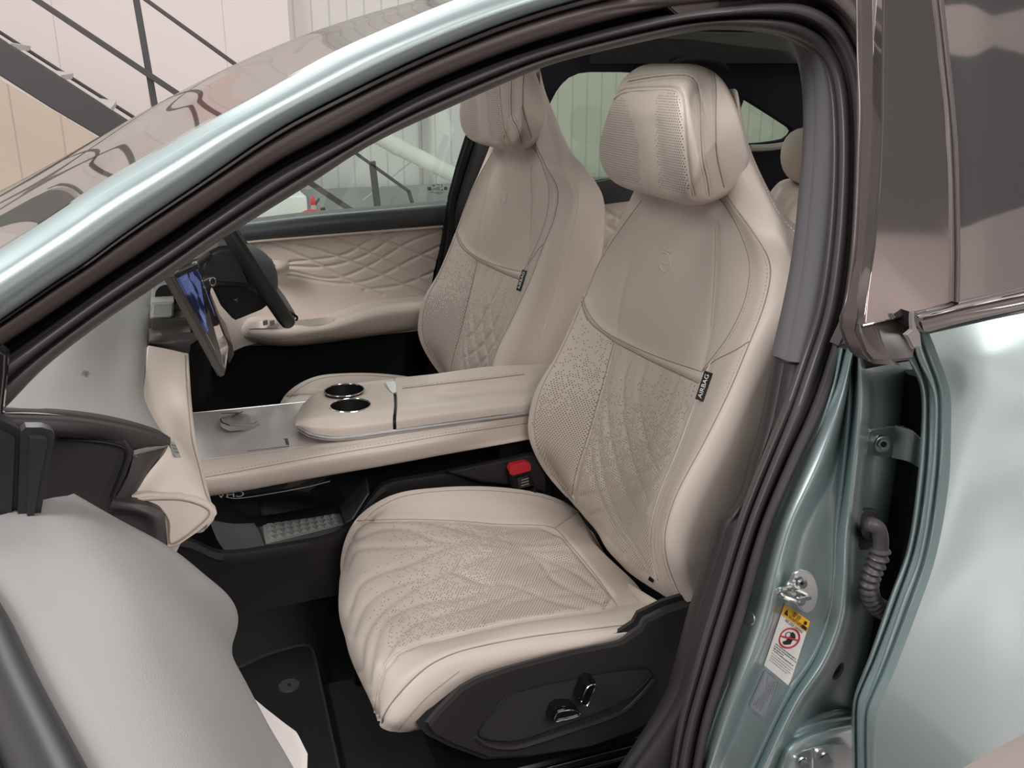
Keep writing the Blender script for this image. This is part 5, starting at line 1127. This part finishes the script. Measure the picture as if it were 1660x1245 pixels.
slab('tray_front_end', [P(*t) for t in [(548, 820, 1.821), (568, 800, 1.836), (592, 770, 1.836), (596, 800, 1.72), (570, 842, 1.7), (560, 848, 1.7)]], W(0.004, .0, 0), mat('tray_side_dark', (.05, .05, .05), .6), cc, .001)
g = grid([[P(*t) for t in [(352, 800, 1.73), (400, 794, 1.73), (480, 780, 1.73), (560, 766, 1.74)]], [P(*t) for t in [(366, 812, 1.73), (400, 808, 1.73), (480, 794, 1.73), (545, 782, 1.75)]], [P(*t) for t in [(404, 838, 1.76), (440, 834, 1.76), (500, 824, 1.76), (560, 812, 1.775)]]], 30, 14)
sheet('phone_slot', g, blackgloss_in, cc, W(0, .01, 0))
tube('slot_edge', [(366, 806, 1.725), (385, 808, 1.725), (440, 800, 1.725), (500, 789, 1.725), (535, 780, 1.73)], .0010, greyplastic, cc, n=30)
text('console_lettering', 'CHA', P(374, 801, 1.722), W(-1, 0, .1), W(.12, 0, -1), (.024, .016), mat('lettering_grey', (.35, .35, .35), .5), cc)
box('console_rear_body', W(.86, 1.795, .32), W(.25, 0, 0), W(0, .03, 0), W(0, 0, .22), trimblack, cc, .004)
slab('rear_side_panel', [P(*t, 1.722) for t in [(728, 766), (870, 736), (885, 760), (885, 800), (850, 790), (780, 782)]], W(0, .02, 0), cdk, cc, .004)
# buckle
bu = thing('seat_belt_buckle', 'black seat belt buckle with a red release button beside the console', 'seat belt buckle', P(850, 800, 1.66))
slab('buckle_body', Pl([(825, 765), (856, 755), (862, 770), (868, 792), (850, 799), (832, 796)], 1.70), W(.0, .02, 0), trimblack, bu, .003)
slab('buckle_body_label', Pl([(838, 776), (855, 771), (860, 788), (842, 792)], 1.697), W(0, .002, 0), trimdark, bu, .0005)
slab('release_button', Pl([(826, 762), (829, 755), (852, 749), (859, 751), (862, 758), (861, 764), (833, 772), (828, 770)], 1.696), W(0, .02, 0), mat('buckle_red', (.48, .02, .03), .35), bu, .003)
slab('buckle_stalk', Pl([(840, 790), (868, 785), (872, 806), (850, 810)], 1.700), W(0, .01, 0), trimblack, bu, .002)

V = []; F = []
for k in range(3):
    a, b = P(845, 778+k*4.5, 1.695), P(857, 774.5+k*4.5, 1.695); q_ = len(V); V += [a, b, b+W(0, 0, -.0015), a+W(0, 0, -.0015)]; F.append((q_, q_+1, q_+2, q_+3))
mesh_obj('buckle_print', V, F, MATS['lettering_grey'], bu, smooth=False)

# ================================================================ CARPET AND MATS
cpt = thing('carpet', 'black carpet covering the floor of the front footwell', 'carpet', W(.1, 1.4, .10))
V = []; F = []; nx_, ny_ = 60, 40
G_ = np.zeros((nx_, ny_, 3))
for i in range(nx_):
    for j in range(ny_):
        x = -.38+1.18*i/(nx_-1); y = 1.07+.60*j/(ny_-1); G_[i, j] = (x, y, .115+max(0, -x-.10)*.6)
sheet('carpet_pile', G_, carpet_m, cpt, W(0, 0, -.01))
zm = .130
mp = [PZ(x, y, zm) for x, y in [(300, 1100), (380, 1085), (440, 1060), (488, 1047), (500, 1048), (508, 1058), (520, 1110), (535, 1180), (552, 1262), (560, 1330), (300, 1330)]]
fm = thing('floor_mat', 'black carpet floor mat with a bound edge and a round fixing', 'floor mat', np.mean(mp, 0))
slab('mat_pile', mp, W(0, 0, -.006), carpet_m, fm, .002)
V, F = tube_mesh(cr([p+W(0, 0, .001) for p in mp[:-1]], 80), .0035, 6); mesh_obj('bound_edge', V, F, mat('mat_binding', (.022, .022, .024), .6), fm)
fc = PZ(469, 1112, zm+.001); disc('fixing_button', fc, W(0, 0, 1), .022, .003, mat('fixing_dark', (.035, .034, .034), .5), fm, r2=.020); disc('fixing_centre', fc+W(0, 0, .003), W(0, 0, 1), .004, .001, trimblack, fm)
# far footwell block
# ================================================================ REAR SEAT
rs = thing('bench_seat', 'cream rear bench seat glimpsed behind the near front seat', 'car seat', W(1.7, 1.8, .2))
YR_ = 1.75
g = grid([[P(x, y, Y) for x, y, Y in c] for c in (
    [(1235, 330, 2.1), (1262, 296, 2.1), (1285, 289, 2.1), (1340, 292, 2.1)], [(1238, 350, 1.98), (1262, 312, 1.98), (1285, 303, 1.98), (1345, 306, 1.98)], [(1245, 430, 1.95), (1275, 350, 1.93), (1300, 330, 1.92), (1350, 330, 1.9)], [(1250, 520, 1.95), (1285, 440, 1.93), (1310, 420, 1.92), (1360, 420, 1.9)])], 40, 30)
sheet('backrest', g, leather, rs, W(.1, .05, -.02))
disc('headrest_bezel', P(1300, 291, 2.05), W(-.1, -.2, 1), .03, .008, satin, rs)
g = []
for i in range(14):
    t = -math.pi/2+math.pi*i/13; r = max(1e-4, math.cos(t)); z = math.sin(t); cc_ = P(1325, 255, 1.95)
    g.append([cc_+W(.10*r**.6*math.cos(a)*.5, .13*r**.6*math.sin(a), .068*z) for a in np.linspace(0, 2*math.pi, 33, endpoint=False)])
sheet('headrest', np.array(g).transpose(1, 0, 2), leather, rs, closed=True)
g = grid([[W(1.35, y, .42), W(1.5, y, .45), W(1.75, y, .42)] for y in (1.2, 1.8, 2.4)], 12, 12); sheet('seat_cushion', g, leather, rs, W(0, 0, -.12))

# ================================================================ FAR FRONT SEAT (a copy of the near one)
def copy_thing(root, off, label, group=None):
    r = root.copy(); C.objects.link(r); r.location = root.location+Vector(off); r['label'] = label
    if group: r['group'] = group
    def rec(o, par):
        for ch in list(o.children):
            c = ch.copy(); C.objects.link(c); c.parent = par; c.matrix_parent_inverse = ch.matrix_parent_inverse.copy(); rec(ch, c)
    rec(root, r); return r
OFF = np.array((-.042, .72, .026)); far_seat = copy_thing(seat, (-.042, .72, .026), "cream quilted driver's seat beyond the centre console", 'front car seats')
fb_ = next(c for c in far_seat.children if c.name.startswith('backrest'))
def far_seam(name, line, r, m):
    pts = []
    for x, y in smooth2(line, 120):
        d = RT*(x-830)+UP*(622.5-y)+FW*FPX; loc, n_, _, _ = B.ray_cast(Vector(CAM-OFF), Vector(d).normalized())
        if loc is not None: pts.append(np.array(loc))
    V, F = tube_mesh(cr(pts[::6], 60), r, 6); return mesh_obj(name, V, F, m, fb_)
far_seam('side_piping', [(931, 290), (938, 327), (924, 393), (901, 477), (877, 552), (874, 589)], .0016, thread)
# ================================================================ HALL
wallw = mat('white_wall_panel', (.80, .745, .73), .6, spec=.2)
def grooves(m, period, width, depth=.4):
    N, L, b = nt(m); tc = N.new('ShaderNodeTexCoord'); sp = N.new('ShaderNodeSeparateXYZ'); L.new(tc.outputs['Object'], sp.inputs[0])
    a = N.new('ShaderNodeMath'); a.operation = 'DIVIDE'; L.new(sp.outputs[0], a.inputs[0]); a.inputs[1].default_value = period
    f = N.new('ShaderNodeMath'); f.operation = 'FRACT'; L.new(a.outputs[0], f.inputs[0])
    c_ = N.new('ShaderNodeMath'); c_.operation = 'LESS_THAN'; L.new(f.outputs[0], c_.inputs[0]); c_.inputs[1].default_value = width
    mx = N.new('ShaderNodeMix'); mx.data_type = 'RGBA'; L.new(c_.outputs[0], mx.inputs[0]); base = b.inputs['Base Color'].default_value[:]
    mx.inputs[6].default_value = base; mx.inputs[7].default_value = tuple(v*.80 for v in base[:3])+(1,); L.new(mx.outputs[2], b.inputs['Base Color'])
    bp = N.new('ShaderNodeBump'); bp.invert = True; bp.inputs['Strength'].default_value = depth; bp.inputs['Distance'].default_value = .01; L.new(c_.outputs[0], bp.inputs['Height']); L.new(bp.outputs[0], b.inputs['Normal'])
YB = 9.0
ribbed = mat('ribbed_white_cladding', (.76, .755, .74), .55, spec=.2); grooves(ribbed, .155, .10)
smoothw = mat('smooth_white_panel', (.82, .76, .74), .6, spec=.2); grooves(smoothw, .62, .014)
xs = float(P(457, 60, YB)[0])
struct(slab('wall_back', [W(xs, YB, -1), W(xs, YB, 7), W(16, YB, 7), W(16, YB, -1)], W(0, .1, 0), ribbed, None, 0))
struct(slab('wall_left', [W(-9, YB-.5, -1), W(-9, YB-.5, 7), W(xs, YB-.5, 7), W(xs, YB-.5, -1)], W(0, .6, 0), smoothw, None, .0))
struct(box('floor', W(4, 2, -.02), W(14, 0, 0), W(0, 9, 0), W(0, 0, .02), bump_noise(mat('hall_floor_resin', (.55, .485, .47), .35), 3, .05, .01), None, 0))
struct(box('added_dark_floor', W(-1.9, -2.35, .004), W(3.3, 0, 0), W(0, 3.0, 0), W(0, 0, .003), mat('dark_floor_card', (.035, .036, .037), .7), None, 0))  # added dark patch out of view, darkens what the B pillar paint reflects
near_wall = mat('near_wall_paint', (.50, .44, .42), .7)
struct(box('wall_near', W(4, -5.6, 3.55), W(12, 0, 0), W(0, .05, 0), W(0, 0, 3.55), near_wall, None, 0))
struct(box('wall_near_upper', W(4, -5.6, 13.1), W(14, 0, 0), W(0, .05, 0), W(0, 0, 6.0), mat('dark_upper_wall', (.085, .085, .09), .7), None, 0))
struct(box('added_dark_panel', W(-1.0, -5.5, 2.6), W(4.2, 0, 0), W(0, .05, 0), W(0, 0, 2.6), mat('dark_panel_card', (.045, .048, .048), .6), None, .01))  # invented dark panel behind the camera, there to darken the pillar's reflection
struct(box('trim_1', W(8.0, YB-.10, .10), W(8.8, 0, 0), W(0, .05, 0), W(0, 0, .10), mat('grey_skirting', (.36, .38, .37), .5), None, .005))
struct(box('trim_2', P(683, 20, YB-.06), W(.03, 0, 0), W(0, .03, 0), W(0, 0, 3.5), mat('grey_joint_cover', (.45, .45, .44), .5), None, .003))
creamw = mat('cream_drape', (.62, .53, .44), .8, spec=.1); grooves(creamw, .3, .04)
dr_ = slab('wall_lining', [P(x, y, 7.6) for x, y in [(-200, 80), (0, 130), (60, 165), (160, 225), (260, 290), (260, 600), (-200, 600)]], W(0, .05, 0), creamw, None, .004); dr_.name = 'wall_lower_left'; struct(dr_)
# stairs
stl = mat('dark_stair_steel', (.045, .042, .043), .5)
stt = thing('steel_staircase', 'dark steel staircase with treads and slim railings in the background', 'staircase', P(130, 320, 5.0))
YS = 5.0
slab('stringer', Pl([(-480, -245), (-160, -40), (0, 62), (100, 126), (208, 196), (330, 275), (300, 310), (160, 221), (80, 174), (0, 123), (-160, 20), (-480, -185)], YS), W(0, .06, 0), stl, stt, .006)
slab('stringer', Pl([(-160, -60), (0, 56), (100, 120), (214, 192), (330, 268), (330, 262), (214, 186), (100, 114), (0, 50), (-160, -66)], YS+.8), W(0, .06, 0), stl, stt, .006)
trd = mat('tread_light', (.45, .42, .41), .6)
for k in range(-2, 5):
    x, y = 5+k*82, 70+k*52
    slab('tread', [P(x-20, y-6, YS+.02), P(x+12, y+0, YS+.02), P(x+12, y+10, YS+.02), P(x-20, y-2+6, YS+.02)], W(0, .85, 0), trd, stt, .003)
def bar(name, a, b, w_, Y, m, par): 
    A, B2 = P(*a, Y), P(*b, Y); V, F = tube_mesh([A, B2], w_, 8); return mesh_obj(name, V, F, m, par, ang=60)
def flatbar(name, a, b, wpx, Y, par, th=.03):
    a = np.array(a, float); b = np.array(b, float); d = (b-a)/np.linalg.norm(b-a); n_ = np.array([-d[1], d[0]])*wpx/2
    return slab(name, [P(*(a+n_), Y), P(*(b+n_), Y), P(*(b-n_), Y), P(*(a-n_), Y)], W(0, th, 0), stl, par, .003)
flatbar('railing_post', (193, -160), (254, 190), 11, YS, stt); flatbar('railing_post', (-60, -300), (-20, 80), 11, YS, stt)
flatbar('handrail', (-400, -305), (330, 180), 9.5, YS-.03, stt)
flatbar('handrail', (-150, -280), (420, 132), 6.5, YS+.02, stt)
flatbar('railing_post', (604, 262), (614, 345), 10, YS+.5, stt); flatbar('handrail', (560, 236), (664, 311), 5, YS+.5, stt); flatbar('handrail_end', (663, 309), (671, 335), 5, YS+.5, stt); flatbar('lower_rail', (490, 288), (580, 348), 9, YS+.5, stt)
flatbar('handrail', (420, 132), (570, 244), 5.5, YS+.3, stt)
# duct
dm_ = mat('white_duct', (.72, .74, .70), .4)
duct = thing('ceiling_duct', 'white slanting round duct seen through the far front window', 'duct', P(700, 270, 7.5))
V, F = tube_mesh([P(560, 190, 7.2), P(640, 236, 7.3), P(745, 288, 7.4), P(900, 365, 7.5)], .062, 20); mesh_obj('duct_pipe', V, F, dm_, duct)
V, F = tube_mesh([P(640, 236, 7.3), P(646, 239, 7.305)], .066, 20); mesh_obj('duct_joint', V, F, dm_, duct)
V, F = tube_mesh([P(588, 325, 7.9), P(665, 263, 7.9)], .006, 5); mesh_obj('brace_wire', V, F, mat('wire_grey', (.5, .52, .5), .5), duct)
# white box wall and extinguisher
struct(box('wall_partition', P(430, 372, 6.5)+W(0, 0, -.35), W(.24, 0, 0), W(0, .3, 0), W(0, 0, .60), mat('partition_white', (.74, .76, .74), .6), None, .01))
ex = thing('fire_extinguisher', 'red fire extinguisher standing beyond the far front window', 'fire extinguisher', P(508, 380, 6.0))
red = mat('extinguisher_red', (.62, .03, .05), .35)
c_ = P(508, 372, 6.0); V, F = tube_mesh([c_+W(0, 0, -.30), c_+W(0, 0, .08), c_+W(0, 0, .11), c_+W(0, 0, .125)], [.085, .085, .06, .02], 20); mesh_obj('cylinder', V, F, red, ex)
V, F = tube_mesh([P(509, 343, 6.0), P(508, 332, 6.0)], [.02, .015], 10); mesh_obj('valve', V, F, satin, ex)
slab('lever', Pl([(503, 331), (506, 317), (509, 318), (513, 331), (511, 336)], 5.99), W(0, .03, 0), red, ex, .004)
flat_h = slab('carry_handle', Pl([(510, 330), (517, 321), (519, 323), (513, 333)], 5.99), W(0, .02, 0), trimdark, ex, .002)
ex2 = thing('fire_extinguisher', 'red extinguisher top partly hidden, just right of the other extinguisher', 'fire extinguisher', P(524, 380, 6.3))
c_ = P(526, 374, 6.3); V, F = tube_mesh([c_+W(0, 0, -.30), c_+W(0, 0, .08), c_+W(0, 0, .11), c_+W(0, 0, .125)], [.08, .08, .06, .02], 20); mesh_obj('cylinder', V, F, red, ex2)
V, F = tube_mesh([c_+W(0, 0, .12), c_+W(0, 0, .15)], [.02, .012], 10); mesh_obj('valve', V, F, trimdark, ex2)
